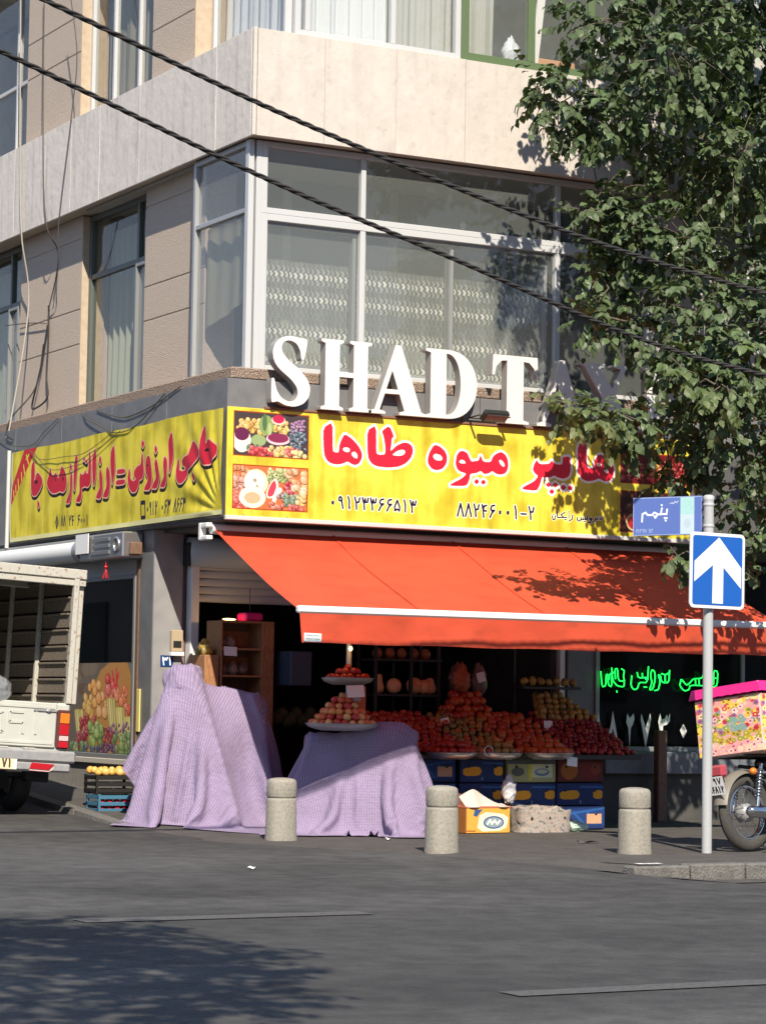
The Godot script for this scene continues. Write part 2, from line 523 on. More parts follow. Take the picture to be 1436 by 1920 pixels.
func materials() -> void:
	var w := lin(1, 1, 1)
	M.asphalt = rough_mat(noise_tex(3, 0.02, [lin(.044, .043, .042), lin(.071, .069, .0675), lin(.102, .099, .0965)], 7, 1024), Vector3(6.1, 6.1, 6.1), .9, bump_tex(4, .3, 4.0, 2), .3)
	# slow changes of tone and a few hairline cracks over the asphalt
	var wear := Image.create(512, 512, false, Image.FORMAT_RGB8)
	var n1 := FastNoiseLite.new(); n1.seed = 81; n1.frequency = .008; n1.fractal_octaves = 4
	var n2 := FastNoiseLite.new(); n2.seed = 82; n2.frequency = .011; n2.noise_type = FastNoiseLite.TYPE_CELLULAR; n2.cellular_return_type = FastNoiseLite.RETURN_DISTANCE2_SUB; n2.domain_warp_enabled = true; n2.domain_warp_amplitude = 24.0; n2.domain_warp_frequency = .02
	for y in 512:
		for x in 512:
			var a := n1.get_noise_2d(x * .4, y * 1.8) * .7 + n1.get_noise_2d(x * 1.3 + 200.0, y * 1.3) * .5; var c := n2.get_noise_2d(x, y)
			var v := .85 + .32 * a
			v *= lerpf(1.0, .72, smoothstep(-.975, -.995, c) * smoothstep(-.1, .25, n1.get_noise_2d(y + 300.0, x)))
			if n1.get_noise_2d(x * 3.0 + 900.0, y * 3.0) > .42: v *= .90
			wear.set_pixel(x, y, Color(clampf(v, 0, 1), clampf(v, 0, 1), clampf(v * .99, 0, 1)))
	M.asphalt.detail_enabled = true
	M.asphalt.detail_blend_mode = BaseMaterial3D.BLEND_MODE_MUL
	M.asphalt.detail_albedo = ImageTexture.create_from_image(wear)
	M.asphalt.detail_uv_layer = BaseMaterial3D.DETAIL_UV_2
	M.asphalt.uv2_triplanar = true; M.asphalt.uv2_world_triplanar = true
	M.asphalt.uv2_scale = Vector3(1 / 17.0, 1 / 17.0, 1 / 17.0)
	M.pavement = rough_mat(noise_tex(5, 0.012, [lin(.055, .0505, .047), lin(.073, .067, .062), lin(.093, .0855, .079)], 7, 1024), Vector3(3.7, 3.7, 3.7), .9, bump_tex(6, .16, 4.0, 3), .5)
	M.kerb = rough_mat(noise_tex(7, 0.02, [lin(.095, .09, .084), lin(.14, .134, .125), lin(.18, .173, .162)], 6), Vector3(1.3, 1.3, 1.3), .9, bump_tex(8, .1, 5.0), .6)
	M.paint = rough_mat(noise_tex(9, 0.05, [lin(.058, .057, .056), lin(.085, .083, .081), lin(.125, .122, .117)], 6), Vector3(1.1, 1.1, 1.1), .85)
	M.old_paint = rough_mat(noise_tex(10, 0.06, [lin(.047, .046, .045), lin(.066, .064, .062), lin(.10, .097, .094)], 6), Vector3(.9, .9, .9), .85)
	# roughcast plaster, brown-grey with pale grit
	M.plaster = rough_mat(noise_tex(11, 0.045, [lin(.45, .365, .295), lin(.52, .43, .352), lin(.57, .48, .40)], 7, 1024), Vector3(1.9, 1.9, 1.9), .95, bump_tex(12, .3, 6.0, 3), .32)
	M.jamb = rough_mat(noise_tex(13, 0.02, [lin(.40, .315, .225), lin(.46, .37, .275), lin(.50, .41, .31)], 5), Vector3(1.2, 1.2, 1.2), .8)
	# pale travertine slabs with grey runs down the face
	var st := []
	for k in 6:
		var img := Image.create(512, 512, false, Image.FORMAT_RGB8)
		var n := FastNoiseLite.new(); n.seed = 40 + k; n.frequency = .012; n.fractal_octaves = 5
		var r := FastNoiseLite.new(); r.seed = 50 + k; r.frequency = .045; r.fractal_octaves = 3
		for y in 512:
			for x in 512:
				var a := n.get_noise_2d(x, y * .75) * .5 + .5
				var b := maxf(0.0, r.get_noise_2d(x * .55, y * .05 + k * 90)) * (0.55 + .45 * n.get_noise_2d(y, x))
				var pit := 1.0 if r.get_noise_2d(x * 4.0, y * 4.0 + 700.0) < .62 else .55
				var v := ((.48 if k < 3 else .63) + .10 * a - (.09 if k < 3 else .30) * b - .045 * smoothstep(.62, .8, n.get_noise_2d(x * 2.0 + 400.0, y * 2.0) * .5 + .5)) * pit
				img.set_pixel(x, y, lin(v * 1.03, v * .945, v * .86))
		st.append(img)
	M.stone = []
	for k in 6: M.stone.append(rough_mat(ImageTexture.create_from_image(st[k]), Vector3(1.7, 1.9, 1.7), .75, bump_tex(14 + k, .05, 1.2, 4, 256), .3))
	M.stone_edge = mat(lin(.46, .40, .33), .8)
	M.rubble = rough_mat(noise_tex(17, 0.05, [lin(.19, .13, .10), lin(.33, .245, .19), lin(.42, .34, .28)], 5), Vector3(.8, .8, .8), .95, bump_tex(18, .08, 14.0), 1.0)
	M.band = rough_mat(noise_tex(19, 0.012, [lin(.135, .135, .14), lin(.165, .165, .17), lin(.195, .195, .20)], 5), Vector3(2, 2, 2), .42)
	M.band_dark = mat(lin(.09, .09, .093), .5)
	M.column = rough_mat(noise_tex(20, 0.01, [lin(.23, .23, .235), lin(.27, .27, .275), lin(.30, .30, .30)], 5), Vector3(1.6, 1.6, 1.6), .45)
	M.alu = mat(lin(.40, .41, .42), .4, .3)
	M.alu_dull = mat(lin(.26, .27, .275), .45, .3)
	M.white_frame = mat(lin(.50, .51, .52), .45)
	M.green_frame = mat(lin(.105, .155, .075), .45)
	M.dark_frame = mat(lin(.10, .115, .105), .45)
	M.rubber = mat(lin(.02, .02, .02), .7)
	M.glass = glass(Color(.64, .665, .65), .11)
	M.glass.metallic_specular = .40
	M.glass_dirty = glass(Color(.38, .40, .34), .10)
	M.glass_dirty.metallic_specular = .36
	M.glass_dark = glass(Color(.02, .025, .025), .45)
	M.glass_dark.metallic_specular = .28
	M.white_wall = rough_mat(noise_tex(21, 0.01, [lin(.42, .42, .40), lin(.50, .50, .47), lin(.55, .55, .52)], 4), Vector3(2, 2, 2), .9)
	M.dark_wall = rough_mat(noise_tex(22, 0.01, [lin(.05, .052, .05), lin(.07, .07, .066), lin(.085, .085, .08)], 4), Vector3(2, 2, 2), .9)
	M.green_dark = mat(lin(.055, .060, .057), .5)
	M.white = mat(lin(.78, .78, .77), .5)
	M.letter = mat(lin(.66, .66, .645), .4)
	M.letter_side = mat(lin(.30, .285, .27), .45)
	M.shutter = mat(lin(.52, .56, .60), .45)
	M.white_metal = mat(lin(.72, .72, .71), .4)
	M.paper = mat(lin(.78, .78, .78), .8)
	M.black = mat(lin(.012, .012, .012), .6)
	M.iron = mat(lin(.03, .03, .03), .55)
	M.cable = mat(lin(.030, .028, .027), .75)
	M.thin_cable = mat(lin(.09, .08, .07), .8)
	M.steel = mat(lin(.50, .50, .50), .3, .85)
	M.chrome = mat(lin(.62, .62, .62), .16, 1.0)
	M.wood = rough_mat(noise_tex(23, 0.03, [lin(.20, .085, .035), lin(.34, .16, .07), lin(.45, .24, .12)], 5), Vector3(.25, 1.6, .25), .7)
	M.dark_wood = rough_mat(noise_tex(24, 0.03, [lin(.10, .055, .03), lin(.17, .095, .06), lin(.22, .13, .085)], 5), Vector3(.2, 1.3, .2), .7)
	M.grey_wood = rough_mat(noise_tex(25, 0.03, [lin(.11, .088, .066), lin(.175, .145, .115), lin(.24, .20, .16)], 5), Vector3(1.2, .2, 1.2), .85)
	M.rusty_white = rough_mat(noise_tex(26, 0.03, [lin(.42, .40, .345), lin(.46, .45, .40), lin(.43, .415, .36), lin(.20, .10, .055)], 6, 512, [0.0, .45, .68, .86]), Vector3(.9, .9, .9), .55)
	M.truck_white = rough_mat(noise_tex(27, 0.01, [lin(.45, .465, .42), lin(.51, .525, .48)], 4), Vector3(1.4, 1.4, 1.4), .35)
	M.bumper = rough_mat(noise_tex(28, 0.02, [lin(.24, .245, .25), lin(.31, .315, .32)], 4), Vector3(.8, .8, .8), .5)
	M.red_lens = mat(lin(.42, .012, .02), .15)
	M.amber_lens = mat(lin(.62, .18, .02), .15)
	M.clear_lens = mat(lin(.55, .42, .42), .15)
	M.concrete = rough_mat(noise_tex(29, 0.05, [lin(.20, .185, .156), lin(.28, .26, .22), lin(.335, .314, .268), lin(.40, .378, .33)], 7, 512, [0.0, .33, .6, 1.0]), Vector3(.8, .8, .8), .92, bump_tex(30, .2, 7.0), .9)
	M.awning = mat(lin(.66, .084, .034), .7)
	M.awning.albedo_texture = noise_tex(31, 0.008, [Color(.84, .86, .88), Color(.95, .95, .95), Color(1, 1, 1), Color(1, 1, 1)], 7, 512)
	M.awning.uv1_triplanar = true
	M.awning.uv1_scale = Vector3(.45, .8, .8)
	M.awning.backlight_enabled = true
	M.awning.backlight = lin(.30, .026, .008)
	M.grey_metal = mat(lin(.34, .345, .35), .4, .3)
	M.galvanised = rough_mat(noise_tex(32, 0.04, [lin(.36, .37, .385), lin(.44, .455, .47)], 4), Vector3(.4, .4, .4), .42)
	M.pink = mat(lin(.70, .02, .22), .35)

# ---------- the ground ----------
func pave_y(x: float, z: float) -> float:
	return .075 * maxf(0.0, .75 - z) * (1.0 - smoothstep(-.2, 1.4, x)) + .001

func road_y(x: float, z: float) -> float:
	var side := .052 * maxf(0.0, 1.2 - z) * (1.0 - smoothstep(-1.0, .0, x))
	return side - .1 * smoothstep(.2, 1.4, x) * smoothstep(3.4, 4.6, z) - .012

func ground() -> void:
	var s := mb()
	sheet(s, 100, 90, func(u: float, v: float) -> Vector3:
		var x := -60.0 + 120.0 * u
		x = signf(u - .45) * pow(absf(u - .45) / .55, 2.0) * 90.0 - 1.0
		var z := signf(v - .4) * pow(absf(v - .4) / .6, 2.0) * 110.0 + 3.0
		return Vector3(x, road_y(x, z), z), Vector2.ONE, true)
	struct("road", s, M.asphalt, "dark grey asphalt road in front of the corner shop")
	# the pavement: an outline that meets the road flush at the corner
	s = mb()
	var rows := [[-30.0, -1.0], [-20.0, -1.0], [-12.0, -1.0], [-8.0, -1.0], [-6.0, -1.0], [-5.0, -1.0], [-4.0, -1.0], [-3.0, -1.0], [-2.4, -1.0], [-1.8, -1.0], [-1.2, -1.0], [-.7, -1.0], [-.2, -1.0], [.3, -.92], [.9, -.72], [1.6, -.45], [2.4, -.12], [3.2, .2], [4.0, .52], [4.6, .76], [4.98, .95]]
	for j in rows.size() - 1:
		var n := 16
		for i in n:
			var q := []
			for k in [[j, i], [j, i + 1], [j + 1, i + 1], [j + 1, i]]:
				var t := pow(float(k[1]) / n, 2.0)
				var x: float = lerpf(rows[k[0]][1], 40.0, t)
				q.append(Vector3(x, pave_y(x, rows[k[0]][0]), rows[k[0]][0]))
			s.set_smooth_group(0)
			for k in [0, 1, 2, 0, 2, 3]: vert(s, q[k])
	var pv := struct("pavement", s, M.pavement, "worn grey pavement round the corner shop")
	# the dropped edge: a skirt of concrete that slopes from the pavement into the road
	s = mb()
	var rim := [[-.1, -1.0, -1.14], [.3, -.92, -1.1], [.9, -.72, -.92], [1.6, -.45, -.66], [2.4, -.12, -.36], [3.2, .2, -.06], [4.0, .52, .24], [4.6, .76, .50], [4.985, .95, .78]]
	for j in rim.size() - 1:
		s.set_smooth_group(0)
		var q := []
		for k in [j, j + 1]:
			var zz: float = rim[k][0]
			q.append(Vector3(rim[k][1] + .03, pave_y(rim[k][1], zz) + .004, zz - .02)); q.append(Vector3(rim[k][2], road_y(rim[k][2], zz + .10) - .004, zz + .10))
		vert(s, q[0]); vert(s, q[3]); vert(s, q[1]); vert(s, q[0]); vert(s, q[2]); vert(s, q[3])
	struct("kerb_ramp", s, M.pavement, "dropped kerb sloping from the pavement into the road")
	# kerb stones: along the side street, and along the main road beyond the dropped corner
	var root := Node3D.new()
	root.name = "kerb"
	add_child(root)
	tag(root, "pale concrete kerb along both streets", "", "", "structure")
	var z := -.1
	while z > -16.0:
		var a := z; var b := z - .48
		var k := mb()
		for e in [0]:
			var top_a := pave_y(-1.0, a) + .012; var top_b := pave_y(-1.0, b) + .012
			var lo := minf(road_y(-1.2, a), road_y(-1.2, b)) - .12
			var jx := rng.randf_range(-.008, .008)
			var q := [Vector3(-1.16 + jx, lo, a), Vector3(-.98 + jx, lo, a), Vector3(-.98 + jx, lo, b), Vector3(-1.16 + jx, lo, b),
				Vector3(-1.13 + jx, top_a, a), Vector3(-.98 + jx, top_a, a), Vector3(-.98 + jx, top_b, b), Vector3(-1.13 + jx, top_b, b)]
			flat(k)
			var mid := Vector3(-1.05, (lo + top_a) / 2, (a + b) / 2)
			for f in [[4, 5, 6, 7], [0, 1, 5, 4], [2, 3, 7, 6], [3, 0, 4, 7], [1, 2, 6, 5]]: face(k, [q[f[0]], q[f[1]], q[f[2]], q[f[3]]], mid)
		part("kerb_stone", k, M.kerb, root)
		z -= .495
	var x := .72
	while x < 22.0:
		var k := mb()
		var rise := smoothstep(.5, 1.5, x)
		box(k, Vector3(x, -.3, 4.965 + rng.randf_range(-.01, .01)), Vector3(x + .485, lerpf(-.004, .008, rise) + rng.randf_range(-.003, .003), 5.12), .012)
		part("kerb_stone", k, M.kerb, root)
		x += .5
	s = mb()
	for k in 40:
		var xa := .35 + k * .5; var xb := xa + .492
		s.set_smooth_group(0)
		var y0 := .006
		for q in [[xa, 5.13], [xb, 5.45], [xb, 5.13], [xa, 5.13], [xa, 5.45], [xb, 5.45]]: vert(s, Vector3(q[0], road_y(q[0], q[1]) + y0, q[1]))
	struct("gutter_slabs", s, M.pavement, "pale concrete gutter along the foot of the kerb")
	# worn paint on the road
	s = mb()
	var strip := func(x0: float, x1: float, zz: float, w: float) -> void:
		var n := 14
		for i in n:
			var xa: float = lerpf(x0, x1, float(i) / n); var xb: float = lerpf(x0, x1, float(i + 1) / n)
			flat(s)
			var h := .005
			var wa := w * rng.randf_range(.8, 1.0)
			vert(s, Vector3(xa, road_y(xa, zz) + h, zz - wa)); vert(s, Vector3(xb, road_y(xb, zz) + h, zz - wa)); vert(s, Vector3(xb, road_y(xb, zz) + h, zz + w))
			vert(s, Vector3(xa, road_y(xa, zz) + h, zz - wa)); vert(s, Vector3(xb, road_y(xb, zz) + h, zz + w)); vert(s, Vector3(xa, road_y(xa, zz) + h, zz + w))
	strip.call(-4.75, -3.05, 8.0, .11)
	strip.call(-4.4, -1.9, 11.72, .09)
	struct("lane_marking", s, M.paint, "short worn white lane dashes on the road")
	s = mb()
	strip.call(-6.6, .9, 5.36, .07)
	struct("edge_line", s, M.old_paint, "faint worn white line along the edge of the road")

# ---------- the building ----------
var bld: Node3D

func building_shell() -> void:
	bld = thing("corner_building", "beige corner building of pale stone bands and brown plaster above the fruit shop", "building")
	var s := mb()
	# core slabs behind the stone bands
	box(s, Vector3(-.065, 6.215, -14), Vector3(9, 7.17, .165))
	part("floor_band", s, M.stone_edge, bld)
	var band: Node = bld.get_child(0)
	# stone slabs: front
	var cuts := [-.058, .62, 1.36, 2.1, 2.92, 3.7, 4.5, 5.3, 6.1, 6.9, 7.7, 8.5]
	for i in cuts.size() - 1:
		s = mb()
		box(s, Vector3(cuts[i] + .0015, 6.2, .167), Vector3(cuts[i + 1] - .0015, 7.178 + rng.randf_range(-.004, .004), .2 + rng.randf_range(-.0015, .0015)), .002)
		part("stone_slab", s, M.stone[i % 3], band)
	s = mb()
	box(s, Vector3(-.1, 6.198, .16), Vector3(-.062, 7.182, .202), .006)
	part("corner_strip", s, M.stone[0], band)
	var z := .156
	var i := 0
	while z > -13.0:
		var w: float = [.74, .92, .86, 1.02, .78][i % 5]
		s = mb()
		box(s, Vector3(-.1 + rng.randf_range(-.0015, .0015), 6.2, z - w + .0015), Vector3(-.067, 7.178 + rng.randf_range(-.004, .004), z - .0015), .002)
		part("stone_slab", s, M.stone[3 + i % 3], band)
		z -= w
		i += 1
	# first-floor slab, sign beam and soffit over the pavement
	s = mb()
	box(s, Vector3(-.3, 3.985, -14), Vector3(9, 4.09, .29), .012)
	part("sill_course", s, M.rubble, bld)
	s = mb()
	box(s, Vector3(-.348, 2.80, -14), Vector3(9, 3.96, .348))
	part("beam", s, M.band_dark, bld)
	s = mb()
	box(s, Vector3(-.352, 2.735, -14), Vector3(9, 2.797, .352))
	part("soffit", s, M.band_dark, bld)
	var beam: Node = bld.get_child(bld.get_child_count() - 2)
	var xs := [-.37, .92, 2.2, 3.5, 4.8, 6.1, 7.4, 8.7]
	for k in xs.size() - 1:
		s = mb()
		box(s, Vector3(xs[k] + (.0 if k == 0 else .003), 3.72, .35), Vector3(xs[k + 1] - .003, 3.975, .37), .004)
		part("metal_panel", s, M.band, beam)
	z = .366
	for k in 6:
		s = mb()
		box(s, Vector3(-.371, 2.76, z - 1.3 + .003), Vector3(-.35, 3.975, z), .004)
		part("metal_panel", s, M.band, beam)
		z -= 1.303
	s = mb()
	box(s, Vector3(-.368, 2.76, -14), Vector3(-.35, 3.975, z - .003))
	part("metal_panel", s, M.band, beam)
	# roof over the second floor
	s = mb()
	box(s, Vector3(-.06, 9.35, -14), Vector3(9, 9.8, .18))
	part("roof", s, M.stone[1], bld)
	# inner floors and the far walls, so that the rooms are closed
	s = mb()
	box(s, Vector3(8.8, 0, -14), Vector3(9, 9.35, -.1)); box(s, Vector3(.12, 0, -14.2), Vector3(9, 9.35, -14))
	part("back_wall", s, M.plaster, bld)
	# piers between the windows of the side front, each of scored plaster panels
	pier(-2.62, -1.2, 4.09, 6.21, [4.877, 5.218, 6.015])
	pier(-6.07, -4.3, 4.09, 6.21, [4.852, 5.22, 5.967])
	pier(-9.4, -7.9, 4.09, 6.21, [4.86, 5.22, 5.98])
	pier(-14.0, -11.2, 4.09, 6.21, [4.86, 5.22, 5.98])
	pier(-6.03, -4.46, 7.172, 9.35, [8.0, 8.4])
	pier(-2.55, -1.56, 7.172, 9.35, [7.78, 8.6])
	pier(-9.4, -7.9, 7.172, 9.35, [8.0, 8.4])
	pier(-14.0, -11.2, 7.172, 9.35, [8.0, 8.4])
	# pale reveals at the far side of each opening
	for r in [[-4.3, 4.092, 6.2], [-7.9, 4.092, 6.2], [-4.46, 7.173, 9.34], [-7.9, 7.173, 9.34]]:
		s = mb()
		box(s, Vector3(.098, r[1], r[0] + .002), Vector3(.36, r[2], r[0] + .03), .003)
		part("reveal", s, M.jamb, bld)
	s = mb()
	box(s, Vector3(.098, 7.173, -1.558), Vector3(.42, 9.34, -1.52), .003)
	part("reveal", s, M.jamb, bld)
	# the wall beside the corner glazing, behind the tree
	s = mb()
	box(s, Vector3(4.36, 4.09, -.25), Vector3(4.95, 6.21, .05)); box(s, Vector3(6.2, 4.09, -.25), Vector3(9, 6.21, .05)); box(s, Vector3(4.95, 4.09, -.25), Vector3(6.2, 4.7, .05))
	part("wall", s, M.stone[2], bld)
	window_unit(bld, Vector3(4.95, 4.7, -.1), Vector3.RIGHT, 1.25, 1.5, [.62], [1.0], M.white_frame, M.glass_dirty, .05)
	s = mb()
	box(s, Vector3(4.95, 4.72, -.32), Vector3(6.2, 6.2, -.3))
	part("inner_wall", s, M.white_wall, bld)

func pier(z0: float, z1: float, y0: float, y1: float, grooves: Array) -> void:
	var s := mb()
	box(s, Vector3(.108, y0, z0 + .002), Vector3(.42, y1, z1 - .002))
	var p := part("pier", s, M.plaster, bld)
	var ys := [y0] + grooves + [y1]
	for i in ys.size() - 1:
		var k := mb()
		box(k, Vector3(.10, ys[i] + (.006 if i > 0 else .0), z0), Vector3(.125, ys[i + 1] - (.006 if i < ys.size() - 2 else .0), z1), .004)
		part("plaster_panel", k, M.plaster, p)

# a glazed frame: from its lower corner along «along», bars at the given widths and heights; the frame is the part, panes are its sub-parts
func window_unit(parent: Node, at: Vector3, along: Vector3, w: float, h: float, vs: Array, hs: Array, fm: Material, gm: Material, t := .05, label := "") -> MeshInstance3D:
	var out := Vector3(-along.z, 0, along.x)
	var x := Transform3D(Basis(along, Vector3.UP, along.cross(Vector3.UP)), at)
	var s := mb()
	box(s, Vector3(0, 0, -.035), Vector3(t, h, .035), .004, x); box(s, Vector3(w - t, 0, -.035), Vector3(w, h, .035), .004, x)
	box(s, Vector3(t, 0, -.034), Vector3(w - t, t, .034), .004, x); box(s, Vector3(t, h - t, -.034), Vector3(w - t, h, .034), .004, x)
	for v in vs: box(s, Vector3(v - t * .45, t, -.031), Vector3(v + t * .45, h - t, .031), .004, x)
	for v in hs: box(s, Vector3(t, v - t * .45, -.028), Vector3(w - t, v + t * .45, .028), .004, x)
	var f := part("window", s, fm, parent)
	if label != "": f.set_meta("label", label)
	var xs := [0.0] + vs + [w]; var ys := [0.0] + hs + [h]
	for i in xs.size() - 1:
		for j in ys.size() - 1:
			var g := mb()
			flat(g)
			var e := t * .3
			var tilt := rng.randf_range(-.002, .002)
			box(g, Vector3(xs[i] + e, ys[j] + e, -.003 + tilt), Vector3(xs[i + 1] - e, ys[j + 1] - e, .000 + tilt), 0.0, x)
			part("pane", g, gm, f)
	return f

func curtain(called: String, a: Vector3, along: Vector3, w: float, y0: float, y1: float, m: Material, label: String, waves := 9.0, amp := .03, group := "", y0b := -1.0) -> MeshInstance3D:
	var s := mb()
	var out := along.cross(Vector3.UP)
	var ph := rng.randf() * 9.0
	var low2 := y0 if y0b < 0 else y0b
	sheet(s, 90, 12, func(u: float, v: float) -> Vector3:
		var d := amp * (sin(u * waves * TAU + ph + sin(u * 7.0 + ph) * 1.3) * (.4 + .6 * v) + .4 * sin(u * waves * 2.3 * TAU + v * 2.0))
		var bottom := lerpf(y0, low2, u)
		return a + along * (u * w) + Vector3(0, lerpf(y1, bottom, v) - a.y, 0) + out * d, Vector2(w, y1 - y0))
	return solo(called, s, m, label, "curtain", group)

func upper_floor() -> void:
	var s := mb()
	# the stair-side windows of the second floor
	window_unit(bld, Vector3(.24, 7.18, -4.43), Vector3.BACK, 1.85, 2.15, [.62, 1.28], [], M.white_frame, M.glass_dirty, .05)
	window_unit(bld, Vector3(.24, 7.18, -7.87), Vector3.BACK, 1.82, 2.15, [1.22], [.9], M.white_frame, M.glass_dirty, .05)
	# glazing on the stone parapet: white framed beside the corner, green framed beyond
	window_unit(bld, Vector3(.30, 7.185, -1.5), Vector3.BACK, 1.58, 2.15, [], [], M.white_frame, M.glass, .045)
	window_unit(bld, Vector3(.34, 7.185, .1), Vector3.RIGHT, 1.74, 2.15, [.13, 1.02], [], M.white_frame, M.glass, .055, "white window frame on the parapet")
	window_unit(bld, Vector3(2.085, 7.185, .1), Vector3.RIGHT, 3.4, 2.15, [.78, 1.46, 2.3], [], M.green_frame, M.glass, .085, "green window frame on the parapet")
	s = mb()
	box(s, Vector3(.44, 7.19, -2.6), Vector3(8.8, 9.3, -2.5)); box(s, Vector3(.44, 7.172, -2.5), Vector3(8.8, 7.178, .05))
	box(s, Vector3(.3, 9.345, -14), Vector3(8.8, 9.348, .05)); box(s, Vector3(5.5, 7.18, -.2), Vector3(9, 9.35, .08)); box(s, Vector3(.9, 7.18, -14), Vector3(1.0, 9.3, -2.6))
	part("inner_wall", s, M.white_wall, bld)
	var sheer := mat(lin(.74, .78, .80), .9); sheer.backlight_enabled = true; sheer.backlight = lin(.3, .32, .33)
	var grey := mat(lin(.42, .43, .40), .9)
	curtain("curtain", Vector3(.40, 7.2, -1.48), Vector3.BACK, 1.5, 7.2, 9.3, sheer, "white curtain behind the side pane above the stone corner", 8.0, .025)
	curtain("curtain", Vector3(.42, 7.2, -.02), Vector3.RIGHT, .92, 7.2, 9.3, sheer, "white pleated curtain beside the white frame on the upper parapet", 6.0, .025)
	curtain("curtain", Vector3(1.36, 7.2, -.05), Vector3.RIGHT, .74, 7.2, 9.3, grey, "dull grey curtain between white and green frames upstairs", 4.0, .02)
	curtain("curtain", Vector3(2.2, 7.2, -.3), Vector3.RIGHT, .5, 7.2, 9.3, grey, "grey curtain gathered beside the green window post", 4.0, .04)
	var olive := mat(lin(.24, .225, .17), .9)
	curtain("curtain", Vector3(.42, 7.2, -4.4), Vector3.BACK, 1.8, 7.2, 9.3, olive, "brown-grey curtain in the tall side window of the upper floor", 7.0, .03)
	# odds and ends standing inside the green window
	s = mb()
	bar(s, Vector3(2.98, 7.2, -.04), Vector3(3.10, 8.1, -.06), .085, .03, Vector3.BACK, .004)
	solo("white_board", s, M.white, "white board leaning inside the green framed window", "board")
	s = mb()
	box(s, Vector3(2.95, 7.27, -.35), Vector3(3.52, 7.40, -.12), .01)
	solo("wooden_box", s, mat(lin(.55, .27, .12), .7), "orange-brown wooden box on the ledge inside the green window", "box")
	bag(Vector3(2.72, 7.27, -.02), Vector3(.09, .12, .06), mat(lin(.62, .66, .72), .3), "plastic_bag", "small pale plastic bag inside the green window by its post", 5)
	bag(Vector3(3.72, 7.27, -.0), Vector3(.13, .17, .07), mat(lin(.82, .82, .82), .4), "plastic_bag", "white plastic bag behind the green window next to the leaves", 9)
	s = mb()
	ball(s, Vector3(3.69, 7.49, .03), Vector3(.05, .035, .03), 10, 6)
	solo("dark_cloth", s, M.black, "dark scrap of cloth on the white bag upstairs", "cloth")
	s = mb()
	box(s, Vector3(2.2, 7.6, -2.45), Vector3(2.8, 9.0, -2.40), .01)
	solo("cabinet", s, mat(lin(.34, .20, .12), .6), "brown cabinet against the wall inside the green window", "cabinet")

# a crumpled plastic bag
func bag(at: Vector3, r: Vector3, m: Material, called: String, label: String, sd: int) -> MeshInstance3D:
	var n := FastNoiseLite.new(); n.seed = sd; n.frequency = 1.1; n.fractal_octaves = 3
	var s := mb()
	sheet(s, 26, 18, func(u: float, v: float) -> Vector3:
		var a := u * TAU; var t := PI * v
		var d := Vector3(cos(a) * sin(t), cos(t), sin(a) * sin(t))
		var k := 1.0 + .38 * n.get_noise_3d(d.x * 2.0, d.y * 2.0, d.z * 2.0)
		if d.y > .45: k *= 1.0 + .5 * (d.y - .45); d.x *= 1.0 - (d.y - .45); d.z *= 1.0 - (d.y - .45)
		return at + Vector3(0, r.y * .86, 0) + Vector3(d.x * r.x, maxf(d.y, -.86) * r.y, d.z * r.z) * k)
	return solo(called, s, m, label, "plastic bag")

